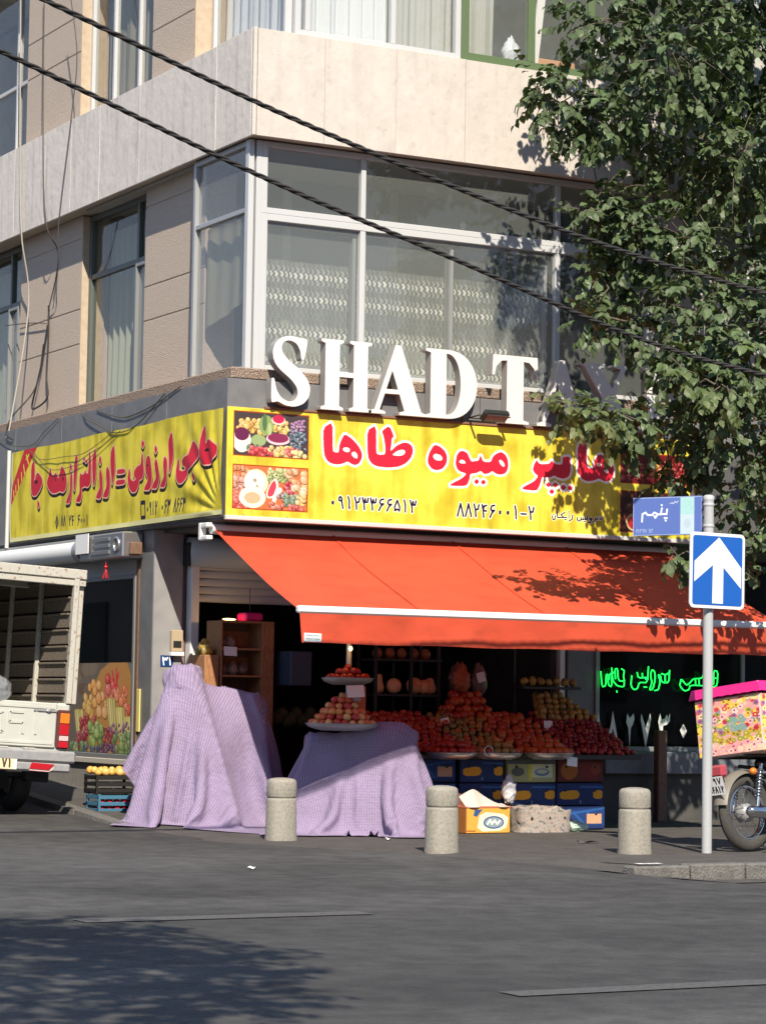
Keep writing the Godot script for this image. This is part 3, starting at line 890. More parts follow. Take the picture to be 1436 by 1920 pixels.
func first_floor_windows() -> void:
	# corner glazing of the enclosed balcony
	var w := window_unit(bld, Vector3(.0, 4.1, -1.19), Vector3.BACK, 1.17, 2.1, [], [1.47], M.alu, M.glass, .05, "narrow side window of the enclosed balcony")
	var s := mb()
	box(s, Vector3(-.045, 4.1, -.045), Vector3(.012, 6.2, .03), .006); box(s, Vector3(.03, 4.1, -.03), Vector3(.09, 6.2, .035), .006)
	part("corner_post", s, M.white_frame, bld)
	# top lights
	w = window_unit(bld, Vector3(.088, 5.54, .0), Vector3.RIGHT, 4.25, .66, [1.04, 3.16], [], M.white_frame, M.glass, .055)
	# fixed and sliding sashes under the transom
	w = window_unit(bld, Vector3(.088, 4.1, .0), Vector3.RIGHT, 4.25, 1.44, [1.04, 3.16], [], M.white_frame, M.glass, .062)
	w = window_unit(bld, Vector3(.15, 4.16, -.075), Vector3.RIGHT, .95, 1.33, [], [], M.alu_dull, M.glass, .04, "sliding sash behind the fixed frame")
	w = window_unit(bld, Vector3(1.165, 4.16, -.075), Vector3.RIGHT, .97, 1.33, [], [], M.alu, M.glass, .035, "sliding sash behind the fixed frame")
	w = window_unit(bld, Vector3(2.10, 4.16, -.12), Vector3.RIGHT, 1.1, 1.33, [], [], M.alu, M.glass, .035, "sliding sash behind the fixed frame")
	# the balcony behind the glass: floor, ceiling, old outer wall with its own windows
	s = mb()
	box(s, Vector3(.13, 4.092, -4), Vector3(8.8, 4.097, -.04))
	part("balcony_floor", s, M.plaster, bld)
	s = mb()
	box(s, Vector3(.02, 6.195, -4), Vector3(4.35, 6.212, -.04))
	part("balcony_ceiling", s, mat(lin(.36, .365, .35), .9), bld)
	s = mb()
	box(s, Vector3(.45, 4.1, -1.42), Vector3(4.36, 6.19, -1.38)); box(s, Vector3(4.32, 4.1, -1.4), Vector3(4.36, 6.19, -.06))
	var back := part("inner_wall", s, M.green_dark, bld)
	s = mb()
	for x in [.98, 2.15, 3.89]: box(s, Vector3(x, 4.1, -1.36), Vector3(x + .08, 6.19, -1.31), .004)
	for x in [.5, 1.08, 2.26]: box(s, Vector3(x, 5.05, -1.365), Vector3(x + .46, 5.09, -1.325), .003)
	part("inner_frame", s, mat(lin(.36, .37, .33), .6), back)
	s = mb()
	for x in [1.09, 2.24]: box(s, Vector3(x, 4.2, -1.372), Vector3(x + .5, 4.95, -1.355))
	part("inner_blind", s, mat(lin(.34, .34, .28), .8), back)
	# a bulb on its cord
	s = mb()
	tube(s, [Vector3(2.62, 6.19, -.7), Vector3(2.62, 5.86, -.7)], .006, 6)
	var b := part("hanging_bulb", s, M.black)
	tag(b, "bare light bulb hanging behind the top pane of the corner window", "light bulb")
	s = mb()
	ball(s, Vector3(2.62, 5.80, -.7), Vector3(.032, .045, .032), 12, 8)
	part("bulb_glass", s, mat(lin(.7, .7, .66), .1), b)
	# patterned sheer stretched across the sashes: rows of small bright commas woven in the fabric
	var img := Image.create(1024, 512, false, Image.FORMAT_RGBA8)
	img.fill(Color(.56, .575, .54, .70))
	for row in 19:
		var near := 0.0
		for c in [2.0, 6.0, 12.0, 17.2]: near = maxf(near, 1.0 - absf(row - c) / 1.9)
		for k in 62:
			var cx := k * 16.8 + (row % 2) * 6.0 + rng.randf_range(-1, 1)
			var cy := row * 27.0 + 12.0
			var l := clampf(.54 + .46 * near * rng.randf_range(.8, 1.1), 0, 1)
			var dark := clampf(.40 - .22 * near, 0, 1)
			stroke(img, PackedVector2Array([Vector2(cx + 4, cy - 12), Vector2(cx + 9, cy - 2), Vector2(cx + 6, cy + 9)]), 3.0, Color(dark, dark * 1.02, dark, .6 + .35 * near))
			stroke(img, PackedVector2Array([Vector2(cx - 5, cy - 11), Vector2(cx, cy - 2), Vector2(cx - 3, cy + 8)]), 2.6 + 1.6 * near, Color(l, l * 1.0, l * .95, .62 + .38 * near))
	img.resize(420, 210, Image.INTERPOLATE_LANCZOS)
	var cm := print_mat(img, .5)
	cm.transparency = BaseMaterial3D.TRANSPARENCY_ALPHA
	s = mb()
	sheet(s, 120, 6, func(u: float, v: float) -> Vector3:
		return Vector3(.16 + 3.1 * u, lerpf(5.17, 4.17, v), -.19 + .012 * sin(u * 90.0) + .008 * sin(u * 31.0 + v * 3.0)))
	solo("patterned_curtain", s, cm, "sheer curtain woven with rows of bright commas behind the corner window", "curtain")
	# the cloth hung in the side window, its lower edge slanting
	curtain("cloth_curtain", Vector3(.10, 4.5, -1.13), Vector3.BACK, 1.04, 4.62, 5.56, mat(lin(.27, .255, .18), .95), "drab olive cloth hung slanting in the narrow corner window", 1.6, .022, "", 4.86)

func left_front_windows() -> void:
	var olive := mat(lin(.38, .41, .32), .95); olive.backlight_enabled = true; olive.backlight = lin(.15, .16, .12)
	for z in [-4.27, -7.87]:
		window_unit(bld, Vector3(.21, 4.1, z), Vector3.BACK, 1.64 if z > -5 else 1.78, 2.1, [1.28], [1.45], M.dark_frame, M.glass_dirty, .06)
		window_unit(bld, Vector3(.175, 4.13, z + 1.31), Vector3.BACK, .31, 1.38, [], [], M.alu_dull, M.glass, .035, "narrow casement in the side window")
		var s := mb()
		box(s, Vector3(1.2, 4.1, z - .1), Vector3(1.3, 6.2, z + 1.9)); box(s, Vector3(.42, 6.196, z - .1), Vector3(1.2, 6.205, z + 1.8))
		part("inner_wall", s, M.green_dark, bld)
	curtain("curtain", Vector3(.42, 4.12, -4.25), Vector3.BACK, .95, 4.12, 6.05, olive, "pale green curtain in the side window above the yellow banner", 5.0, .03)
	curtain("curtain", Vector3(.50, 4.12, -3.3), Vector3.BACK, .62, 4.12, 6.05, olive, "greenish curtain behind the narrow casement of the side window", 4.0, .03)
	curtain("curtain", Vector3(.42, 4.12, -7.8), Vector3.BACK, 1.6, 4.12, 6.05, olive, "greenish curtain in the side window cut off by the frame", 7.0, .03)

func street_across() -> void:
	# what the glass mirrors: plain houses over the road
	for o in [[-60.0, -28.0, 45.0, 10.0, "low pale house furthest down the facing side of the road"], [-26.0, 4.0, 44.0, 11.0, "pale house straight over the road from the shop"], [6.0, 30.0, 46.0, 9.0, "lowest pale house over the road"], [32.0, 60.0, 44.0, 13.0, "tallest pale house over the road"]]:
		var h := thing("facing_house", o[4], "building", Vector3(o[0], 0, o[2]))
		var s := mb()
		box(s, Vector3.ZERO, Vector3(o[1] - o[0], o[3], 8))
		part("wall", s, M.stone[1], h)
		for i in 7:
			for f in int(o[3] / 3.2):
				var k := mb()
				box(k, Vector3(1.8 + i * 4.0, 1.3 + f * 3.1, -.06), Vector3(3.6 + i * 4.0, 2.9 + f * 3.1, -.01))
				part("window", k, M.green_dark, h)
	var side := thing("facing_house", "brown plastered house up the side street, seen only in the window glass", "building", Vector3(-8.6, 0, -2.5))
	var w := mb()
	box(w, Vector3(-9, 0, -36), Vector3(0, 6.6, 0))
	part("wall", w, M.plaster, side)
	for i in 9:
		for f in 2:
			var k := mb()
			box(k, Vector3(.01, 1.2 + f * 2.9, -2.4 - i * 3.8), Vector3(.06, 2.9 + f * 2.9, -.9 - i * 3.8))
			part("window", k, M.green_dark, side)

# ---------- the ground floor ----------
func ground_floor() -> void:
	var s := mb()
	# closed shop rooms: back, side and party walls, floor, ceiling
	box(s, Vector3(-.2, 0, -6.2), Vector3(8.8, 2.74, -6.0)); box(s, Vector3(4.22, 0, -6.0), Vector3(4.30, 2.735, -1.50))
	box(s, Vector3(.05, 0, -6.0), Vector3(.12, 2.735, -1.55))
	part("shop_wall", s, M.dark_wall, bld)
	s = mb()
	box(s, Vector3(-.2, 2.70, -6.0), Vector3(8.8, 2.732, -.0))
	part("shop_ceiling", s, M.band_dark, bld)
	s = mb()
	box(s, Vector3(.13, -.1, -6.0), Vector3(8.8, .025, -1.35))
	part("shop_floor", s, M.pavement, bld)
	s = mb()
	box(s, Vector3(-.33, -.2, -14), Vector3(-.1, 2.735, -5.46))
	part("side_wall", s, M.band, bld)
	# corner column of grey metal sheets
	s = mb()
	box(s, Vector3(-.292, -.2, -1.62), Vector3(-.002, 2.735, -1.328))
	var col := part("corner_column", s, M.band_dark, bld)
	for p in [[Vector3(-.30, .0, -1.64), Vector3(-.29, 2.733, -1.325), M.band], [Vector3(-.292, .0, -1.328), Vector3(.0, 2.733, -1.318), M.column]]:
		s = mb()
		box(s, p[0], p[1], .003)
		part("metal_sheet", s, p[2], col)
	s = mb()
	box(s, Vector3(.0, .0, -1.60), Vector3(.05, 2.735, -1.36))
	part("wall", s, mat(lin(.20, .13, .14), .7), bld)
	# side shop window
	var f := window_unit(bld, Vector3(-.285, .585, -5.42), Vector3.BACK, 3.72, 1.75, [1.86], [], M.alu_dull, M.glass_dark, .045, "side shop window with a fruit poster")
	s = mb()
	box(s, Vector3(-.31, .2, -1.70), Vector3(-.25, 2.46, -1.635), .004)
	part("brown_post", s, M.dark_wood, bld)
	s = mb()
	box(s, Vector3(-.33, .53, -5.44), Vector3(-.16, .585, -1.64), .006)
	part("window_sill", s, mat(lin(.50, .47, .42), .6), bld)
	s = mb()
	box(s, Vector3(-.30, -.2, -5.44), Vector3(-.18, .53, -1.64))
	part("plinth", s, rough_mat(noise_tex(61, .02, [lin(.22, .21, .19), lin(.30, .285, .26)], 4), Vector3(1, 1, 1), .6), bld)
	s = mb()
	box(s, Vector3(-.30, 2.335, -5.44), Vector3(-.24, 2.735, -1.64))
	part("header_panel", s, mat(lin(.42, .42, .42), .6), bld)
	s = mb()
	box(s, Vector3(-.2, .2, -5.44), Vector3(.04, 2.7, -5.40)); box(s, Vector3(.02, .2, -5.4), Vector3(.045, 2.7, -1.65)); box(s, Vector3(-.2, .56, -5.4), Vector3(.02, .60, -1.65))
	part("display_back", s, M.black, bld)
	# fruit poster stuck low on the side shop window
	s = mb()
	card(s, Vector3(-.298, .635, -3.48), Vector3(-.298, .635, -1.76), Vector3(-.298, 1.50, -1.76), Vector3(-.298, 1.50, -3.48))
	solo("fruit_poster", s, print_mat(fruit_poster(), .35), "poster of bananas, apples and grapes on the side shop window", "poster")
	# roller shutter box over the side window
	s = mb()
	tube(s, [Vector3(-.42, 2.585, -5.5), Vector3(-.42, 2.585, -2.78)], .105, 20)
	var o := solo("roller_shutter", s, M.white_metal, "pale round roller shutter housing over the side shop window", "shutter")
	s = mb()
	tube(s, [Vector3(-.42, 2.585, -2.79), Vector3(-.42, 2.585, -2.66)], .12, 20)
	part("end_cap", s, M.grey_metal, o)
	s = mb()
	box(s, Vector3(-.40, 2.64, -5.5), Vector3(-.30, 2.72, -1.7), .01)
	part("backing_rail", s, M.grey_metal, o)
	# silvery motor housing with pressed ribs
	s = mb()
	box(s, Vector3(-.52, 2.475, -2.62), Vector3(-.31, 2.72, -1.55), .015)
	o = solo("shutter_motor_housing", s, M.steel, "ribbed silver shutter motor housing beside the grey column", "motor housing")
	for k in 3:
		s = mb()
		box(s, Vector3(-.532, 2.52 + k * .062, -2.30), Vector3(-.518, 2.555 + k * .062, -1.86), .006)
		part("rib", s, M.steel, o)
	s = mb()
	torus(s, Vector3(-.522, 2.60, -1.70), Vector3.RIGHT, .062, Vector2(.016, .014), 20, 8)
	part("pressed_ring", s, M.steel, o)
	s = mb()
	box(s, Vector3(-.46, 2.50, -1.545), Vector3(-.34, 2.62, -1.49), .01)
	part("bracket", s, M.dark_wood, o)
	s = mb()
	box(s, Vector3(-.545, 2.545, -2.66), Vector3(-.538, 2.735, -2.34), 0.0)
	solo("white_sheet", s, M.paper, "white paper sheet stuck on the silver shutter motor housing", "paper")
	# red tassel
	s = mb()
	tube(s, [Vector3(-.50, 2.47, -1.99), Vector3(-.50, 2.36, -1.99)], .006, 6)
	o = solo("red_tassel", s, M.red_lens, "small red tassel hanging below the silver motor housing", "tassel")
	s = mb()
	ball(s, Vector3(-.50, 2.40, -1.99), Vector3(.02, .02, .02), 10, 6)
	for k in 7: tube(s, [Vector3(-.50, 2.39, -1.99), Vector3(-.50 + .03 * cos(k * .9), 2.29, -1.99 + .03 * sin(k * .9))], .005, 5)
	part("fringe", s, M.red_lens, o)
	# shop opening: guide rail, housing and the lowered top of its roller shutter
	s = mb()
	box(s, Vector3(.05, .0, -1.35), Vector3(.135, 2.42, -1.235), .006)
	part("guide_rail", s, M.white_metal, bld)
	s = mb()
	lathe(s, [Vector2(0.001, -.02), Vector2(.14, 0), Vector2(.14, 4.06), Vector2(0.001, 4.08)], 20, Transform3D(Basis(Vector3.UP, Vector3.RIGHT, Vector3.FORWARD), Vector3(.03, 2.535, -1.26)))
	o = solo("roller_shutter", s, M.shutter, "white roller shutter drawn half up over the dark shop opening", "shutter")
	for k in 5:
		s = mb()
		lathe(s, [Vector2(.05, .14), Vector2(.058, .5), Vector2(.058, 4.0), Vector2(.05, 4.1)], 10, Transform3D(Basis(Vector3.UP * .68, Vector3.RIGHT, Vector3.FORWARD * .3), Vector3(.0, 2.405 - k * .0745, -1.30)))
		part("slat", s, M.shutter, o)
	s = mb()
	box(s, Vector3(-.01, 2.40, -1.32), Vector3(.03, 2.62, -1.2), .01)
	part("end_plate", s, M.black, o)
	# meter box, papers and the blue number plate by the column
	s = mb()
	box(s, Vector3(-.125, 1.60, -1.318), Vector3(-.01, 1.80, -1.262), .006)
	o = solo("meter_box", s, mat(lin(.42, .33, .22), .7), "small tan box on the grey column above the lilac sheet", "box")
	s = mb()
	box(s, Vector3(-.11, 1.64, -1.262), Vector3(-.03, 1.70, -1.256))
	part("window", s, M.black, o)
	s = mb()
	box(s, Vector3(-.13, 1.56, -1.318), Vector3(-.0, 1.598, -1.25), .004)
	part("tray", s, M.white, o)
	var img := Image.create(128, 96, false, Image.FORMAT_RGB8)
	img.fill(Color(.09, .24, .45))
	stroke(img, pts2([24, 18, 38, 40, 50, 24, 60, 40, 70, 20]), 6, Color.WHITE); stroke(img, pts2([24, 18, 34, 80]), 6, Color.WHITE); stroke(img, pts2([92, 16, 98, 80]), 6, Color.WHITE)
	s = mb()
	card(s, Vector3(-.215, 1.46, -1.312), Vector3(-.085, 1.46, -1.312), Vector3(-.085, 1.565, -1.312), Vector3(-.215, 1.565, -1.312))
	solo("number_plate", s, print_mat(img, .3), "blue house number plate with white figures on the column", "sign")
	# yellow strip at the foot of the column
	s = mb()
	box(s, Vector3(-.315, .85, -1.62), Vector3(-.302, 1.25, -1.55), .003)
	solo("yellow_strip", s, mat(lin(.70, .62, .22), .6), "pale yellow strip standing against the foot of the column", "strip")

# one printed fruit: a shaded round with a highlight
func round_fruit(img: Image, p: Vector2, z: float, e: Color) -> void:
	disc(img, p + Vector2(.5, 1.2), Vector2(z, z), e.darkened(.5))
	disc(img, p, Vector2(z, z) * .9, e)
	disc(img, p - Vector2(z, z) * .2, Vector2(z, z) * .55, e.lightened(.15))
	disc(img, p - Vector2(z, z) * .35, Vector2(z, z) * .2, e.lightened(.5))

func fruit_poster() -> Image:
	var img := Image.create(512, 300, false, Image.FORMAT_RGB8)
	img.fill(Color(.42, .38, .34))
	var r := RandomNumberGenerator.new(); r.seed = 77
	for k in 40: disc(img, Vector2(r.randf_range(0, 512), r.randf_range(0, 150)), Vector2(r.randf_range(20, 50), r.randf_range(14, 34)), Color(.50, .45, .38).lerp(Color(.40, .32, .26), r.randf()))
	fill(img, [soft(pts2([300, 0, 512, 0, 512, 300, 90, 300, 120, 200, 190, 120]))], Color(.72, .52, .28))
	for c in [[170, 150, Color(.86, .66, .30), 26], [230, 110, Color(.88, .60, .26), 24], [300, 150, Color(.85, .55, .25), 26], [360, 90, Color(.82, .22, .20), 24], [430, 110, Color(.85, .40, .2), 26], [470, 170, Color(.86, .34, .2), 22]]:
		for k in 9:
			round_fruit(img, Vector2(c[0] + r.randf_range(-40, 40), c[1] + r.randf_range(-40, 30)), c[3] * r.randf_range(.5, .9), c[2].lerp(c[2].lightened(.25), r.randf()))
	for b in [[110, 190], [350, 150], [420, 180], [480, 210]]:
		for k in 4:
			var y := Color(.88, .80, .44).darkened(r.randf() * .22)
			var q := soft(pts2([b[0] - 20 + k * 16, b[1] - 40, b[0] + k * 14, b[1] + 40, b[0] + 26 + k * 8, b[1] + 90]))
			stroke(img, q, 11, y.darkened(.35)); stroke(img, q, 9, y, false, Vector2(-1, -1)); stroke(img, q, 3, y.lightened(.3), false, Vector2(-3, -2))
	for c in [[190, 215, Color(.66, .10, .14), 15, 60, 30], [320, 250, Color(.60, .08, .13), 15, 46, 26], [150, 262, Color(.60, .09, .14), 16, 40, 28], [250, 240, Color(.55, .68, .28), 20, 50, 36], [440, 262, Color(.46, .58, .30), 18, 60, 30], [120, 285, Color(.45, .55, .30), 16, 60, 12], [330, 285, Color(.33, .16, .36), 10, 60, 14], [220, 290, Color(.24, .27, .36), 9, 60, 12], [420, 215, Color(.5, .3, .5), 8, 70, 16]]:
		for k in 26:
			var q: Color = c[2]
			round_fruit(img, Vector2(c[0] + r.randf_range(-c[4], c[4]), c[1] + r.randf_range(-c[5], c[5])), c[3] * r.randf_range(.6, 1.0), q.lerp(q.lightened(.3), r.randf()).lerp(q.darkened(.4), r.randf() * .6))
	for k in 5:
		var p := Vector2(390 + r.randf_range(-12, 12), 60 + k * 8)
		stroke(img, PackedVector2Array([p, p + Vector2(r.randf_range(-40, 40), -40)]), 4, Color(.80, .18, .24))
	return img

func fruit_photo(sd: int) -> Image:
	var img := Image.create(256, 144, false, Image.FORMAT_RGB8)
	var r := RandomNumberGenerator.new(); r.seed = sd
	var sc := 256.0 / 143.0
	var d := func(x: float, y: float, a: float, b: float, c: Color) -> void:
		disc(img, Vector2(x, y), Vector2(a, b), c)
	var heap := func(x: float, y: float, w: float, h: float, q: float, c: Color, n: int) -> void:
		for k in n:
			var e := c.lerp(c.lightened(.3), r.randf()).lerp(c.darkened(.4), r.randf() * .6)
			var p := Vector2(x + r.randf_range(-w, w), y + r.randf_range(-h, h))
			var z := q * r.randf_range(.6, 1.0)
			disc(img, p + Vector2(.5, 1.2), Vector2(z, z), e.darkened(.55))
			disc(img, p, Vector2(z, z) * .9, e)
			disc(img, p - Vector2(z, z) * .2, Vector2(z, z) * .55, e.lightened(.18))
			disc(img, p - Vector2(z, z) * .35, Vector2(z, z) * .2, e.lightened(.55))
	if sd == 1 or sd == 3:
		img.fill(Color(.26, .22, .22) if sd == 1 else Color(.40, .05, .06))
		if sd == 3:
			heap.call(60, 90, 60, 40, 16, Color(.60, .07, .08), 40); heap.call(190, 80, 60, 50, 14, Color(.62, .10, .10), 40); heap.call(140, 70, 40, 30, 15, Color(.85, .42, .14), 14); heap.call(120, 60, 90, 30, 9, Color(.72, .66, .22), 10)
			return img
		heap.call(62, 46, 50, 22, 11, Color(.93, .70, .32), 46); heap.call(160, 44, 22, 18, 10, Color(.92, .74, .38), 20)
		d.call(110, 40, 26, 34, Color(.52, .60, .36)); d.call(104, 30, 8, 30, Color(.30, .42, .28)); d.call(122, 52, 7, 22, Color(.66, .72, .50))
		d.call(26, 96, 32, 40, Color(.90, .84, .80)); d.call(26, 74, 25, 22, Color(.38, .12, .28))
		d.call(152, 20, 24, 16, Color(.92, .78, .72)); d.call(152, 16, 20, 14, Color(.72, .13, .30))
		d.call(152, 84, 42, 20, Color(.86, .74, .78)); d.call(152, 80, 36, 16, Color(.50, .16, .30)); d.call(84, 92, 26, 20, Color(.56, .64, .44))
		heap.call(222, 36, 24, 20, 6, Color(.62, .42, .62), 40); heap.call(222, 86, 28, 30, 8, Color(.26, .34, .42), 50); heap.call(220, 80, 30, 34, 4, Color(.52, .62, .70), 20)
		heap.call(70, 122, 26, 12, 10, Color(.36, .44, .32), 16); heap.call(92, 130, 38, 14, 10, Color(.82, .18, .20), 30)
		heap.call(160, 128, 40, 16, 13, Color(.93, .80, .44), 22); heap.call(206, 124, 26, 10, 9, Color(.84, .30, .28), 12); heap.call(226, 134, 24, 10, 11, Color(.90, .82, .52), 10)
	else:
		img.fill(Color(.80, .42, .24))
		heap.call(30, 20, 30, 16, 14, Color(.88, .56, .34), 12); heap.call(24, 110, 26, 40, 11, Color(.88, .30, .24), 40); heap.call(26, 60, 26, 24, 12, Color(.92, .62, .54), 18)
		d.call(78, 54, 42, 44, Color(.76, .84, .70)); d.call(72, 52, 34, 36, Color(.90, .95, .86)); d.call(74, 48, 7, 7, Color(.62, .58, .50)); d.call(82, 68, 5, 7, Color(.66, .64, .52))
		d.call(66, 106, 46, 36, Color(.93, .93, .80)); d.call(66, 108, 28, 20, Color(.80, .66, .52))
		heap.call(160, 26, 40, 22, 10, Color(.74, .80, .50), 40); heap.call(156, 34, 36, 20, 5, Color(.50, .58, .32), 16)
		fill(img, [soft(pts2([146, 34, 158, 60, 146, 104, 118, 108, 112, 90, 126, 56]))], Color(.96, .90, .82)); fill(img, [soft(pts2([142, 42, 150, 64, 138, 98, 120, 102, 118, 88, 128, 60]))], Color(.90, .24, .32))
		fill(img, [soft(pts2([158, 64, 172, 76, 150, 104, 140, 144, 132, 144, 134, 110]))], Color(.95, .95, .94))
		heap.call(216, 40, 34, 34, 17, Color(.93, .66, .44), 12); heap.call(190, 68, 14, 16, 11, Color(.72, .16, .22), 10); heap.call(224, 74, 22, 14, 15, Color(.94, .76, .58), 6)
		heap.call(166, 100, 18, 14, 9, Color(.60, .48, .44), 16); heap.call(200, 108, 20, 20, 9, Color(.42, .56, .44), 30); heap.call(236, 104, 14, 16, 13, Color(.93, .74, .46), 7)
		heap.call(150, 132, 22, 10, 10, Color(.86, .40, .28), 14); heap.call(220, 134, 24, 8, 10, Color(.80, .30, .24), 14)
	return img

# uneven fading and dirt on a printed sheet
func grime(img: Image, base: Color, sd: int) -> void:
	var n := FastNoiseLite.new(); n.seed = sd; n.frequency = .006; n.fractal_octaves = 5
	var small := Image.create(512, 96, false, Image.FORMAT_RGB8)
	for y in 96:
		for x in 512:
			var a := n.get_noise_2d(x * 4.0, y * 4.0) * .5 + n.get_noise_2d(x * 9.0, y * .8 + 500.0) * .5
			small.set_pixel(x, y, base.lerp(base.lightened(.22), clampf(a * .9 + .25, 0, 1)).darkened(clampf(-a * .35 + .03, 0, .2)))
	small.resize(img.get_width(), img.get_height(), Image.INTERPOLATE_CUBIC)
	img.blit_rect(small, Rect2i(0, 0, img.get_width(), img.get_height()), Vector2i.ZERO)

func shop_signs() -> void:
	var yellow := Color.from_rgba8(216, 199, 52)
	var red := Color.from_rgba8(214, 30, 56)
	# --- the long yellow sign over the awning
	var img := Image.create(2048, 398, false, Image.FORMAT_RGB8)
	img.fill(yellow)
	grime(img, yellow, 91)
	for pass_ in 2:
		for g in RED_WORDS:
			var shapes := []
			for c in g: shapes.append(soft(pts2(c)))
			if pass_ == 0:
				for c in shapes.slice(0, 1): stroke(img, c, 9.5, Color(.97, .95, .90), true)
			else:
				if shapes.size() > 1:
					for c in shapes.slice(1): fill(img, [c], Color(.97, .95, .90))
				fill(img, shapes, red)
	var ink := Color(.10, .08, .20)
	digits(img, "09123366513", Vector2(421, 303), Vector2(796, 303), 44, 3.6, ink, 3.4, Color(.97, .96, .90))
	digits(img, "88246001-2", Vector2(969, 303), Vector2(1322, 300), 48, 3.8, ink, 3.4, Color(.97, .96, .90))
	for pass_ in 2:
		for k in SERVICE_STROKES: stroke(img, pts2(k), 5.0 if pass_ == 0 else 2.4, Color(.96, .94, .80) if pass_ == 0 else ink)
	var frame := Color(.60, .22, .06)
	for p in [[22, 10, 308, 165, 1], [22, 206, 308, 164, 2], [1712, 60, 318, 124, 3], [1712, 212, 318, 166, 4]]:
		var ph: Image = fruit_photo(p[4] if p[4] < 4 else 2)
		if p[4] == 4:
			ph.fill(Color(.22, .10, .09))
			for k in 30: disc(ph, Vector2(rng.randf() * 256, rng.randf() * 144), Vector2(14, 14), Color(.40, .14, .10).lerp(Color(.26, .20, .14), rng.randf()))
			disc(ph, Vector2(60, 110), Vector2(40, 34), Color(.74, .66, .48)); disc(ph, Vector2(60, 112), Vector2(32, 26), Color(.66, .14, .16))
		ph.resize(p[2] - 8, p[3] - 8, Image.INTERPOLATE_BILINEAR)
		img.fill_rect(Rect2i(p[0], p[1], p[2], p[3]), frame)
		img.blit_rect(ph, Rect2i(0, 0, p[2] - 8, p[3] - 8), Vector2i(p[0] + 4, p[1] + 4))
	var o := thing("shop_sign", "long yellow fruit shop sign with red script over the orange awning", "sign")
	var s := mb()
	card(s, Vector3(-.37, 2.76, .3885), Vector3(4.55, 2.76, .3885), Vector3(4.55, 3.715, .3885), Vector3(-.37, 3.715, .3885))
	part("printed_face", s, print_mat(img, .42), o)
	s = mb()
	box(s, Vector3(-.376, 2.765, .3715), Vector3(4.555, 3.722, .387), .003)
	part("sign_box", s, mat(lin(.66, .52, .06), .5), o)
	s = mb()
	box(s, Vector3(-.38, 2.728, .36), Vector3(4.57, 2.768, .402), .005)
	part("bottom_trim", s, mat(lin(.55, .54, .52), .5), o)
	s = mb()
	for k in 12: ball(s, Vector3(-.2 + k * .42, 2.778, .391), Vector3(.006, .006, .004), 8, 5)
	part("rivet", s, M.grey_metal, o)
	# --- the yellow banner round the corner, tied slack
	img = Image.create(2048, 369, false, Image.FORMAT_RGB8)
	img.fill(Color.from_rgba8(222, 203, 46))
	grime(img, Color.from_rgba8(222, 203, 46), 92)
	fill(img, [pts2([140, 0, 282, 0, 23, 212, 0, 212, 0, 150])], Color.from_rgba8(196, 34, 40))
	for k in [[170, 24, 196, 60], [140, 62, 158, 96], [120, 92, 128, 120], [84, 116, 96, 152], [60, 140, 66, 166], [36, 160, 46, 186], [196, 24, 170, 40]]: stroke(img, pts2(k), 5, Color(.90, .80, .24))
	for pass_ in 3:
		for g in BANNER_WORDS:
			var shapes := []
			for c in g: shapes.append(soft(pts2(c)))
			if pass_ == 0: stroke(img, shapes[0], 5.0, Color(.09, .02, .02), true, Vector2(2, 12)); fill(img, [shapes[0]], Color(.09, .02, .02), Vector2(2, 12))
			elif pass_ == 1: stroke(img, shapes[0], 4.5, Color(.90, .72, .62), true)
			else: fill(img, shapes, red.darkened(.08))
	digits(img, "88 24 6001", Vector2(566, 292), Vector2(852, 304), 38, 3.4, ink)
	digits(img, "0912 063 8663", Vector2(1404, 290), Vector2(1752, 294), 46, 3.6, ink)
	stroke(img, pts2([508, 312, 520, 290, 534, 312, 520, 338, 508, 312]), 4, ink); stroke(img, pts2([516, 306, 528, 326]), 3, ink)
	stroke(img, pts2([1358, 284, 1392, 284, 1392, 346, 1358, 346, 1358, 284]), 4, ink); img.fill_rect(Rect2i(1356, 282, 38, 14), ink); img.fill_rect(Rect2i(1356, 336, 38, 12), ink)
	img.fill_rect(Rect2i(0, 352, 2048, 17), Color(.86, .84, .60)); img.fill_rect(Rect2i(0, 0, 12, 369), Color(.88, .87, .74))
	s = mb()
	sheet(s, 150, 40, func(u: float, v: float) -> Vector3:
		var z := -4.86 + 5.22 * u
		var y := 3.715 - .94 * v
		# creases fan out from the lower corner next to the long sign
		var dz := .34 - z; var dy := y - 2.80
		var ang := atan2(dy, maxf(dz, .001)); var dist := sqrt(dz * dz + dy * dy)
		var fold := sin(ang * 21.0 + sin(dist * 2.0)) * .013 * exp(-dist * 1.1) * smoothstep(.03, .35, dist)
		var sag := .010 * sin(z * 2.1 + v * 3.0) * sin(v * PI) + .004 * sin(z * 9.0 + v * 6.0)
		y += .012 * sin(u * 17.0) * (1.0 - v) * .6
		return Vector3(-.400 - absf(sag) - fold * 1.2, y, z), Vector2.ONE, true)
	solo("yellow_banner", s, print_mat(img, .6), "creased yellow cloth banner with red script along the side street", "banner")
	# --- free-standing white letters
	var word := thing("letter_sign", "row of big white raised letters standing above the yellow sign", "sign", Vector3(0, 3.748, .42))
	for L in [["S", -.0, .385], ["H", .49, .51], ["A", .975, .58], ["D", 1.555, .545], ["T", 2.26, .50], ["A", 2.75, .545], ["X", 3.225, .635], ["I", 3.94, .23]]:
		s = mb()
		for piece in letter_shape(L[0]):
			var poly := PackedVector2Array()
			for q in piece: poly.append(Vector2(L[1] + q.x * L[2], q.y * .632))
			prism(s, poly, -.045, .052)
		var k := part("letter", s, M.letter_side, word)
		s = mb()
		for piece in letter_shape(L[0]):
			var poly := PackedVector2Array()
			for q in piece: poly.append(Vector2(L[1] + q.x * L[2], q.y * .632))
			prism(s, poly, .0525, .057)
		part("letter_face", s, M.letter, k)
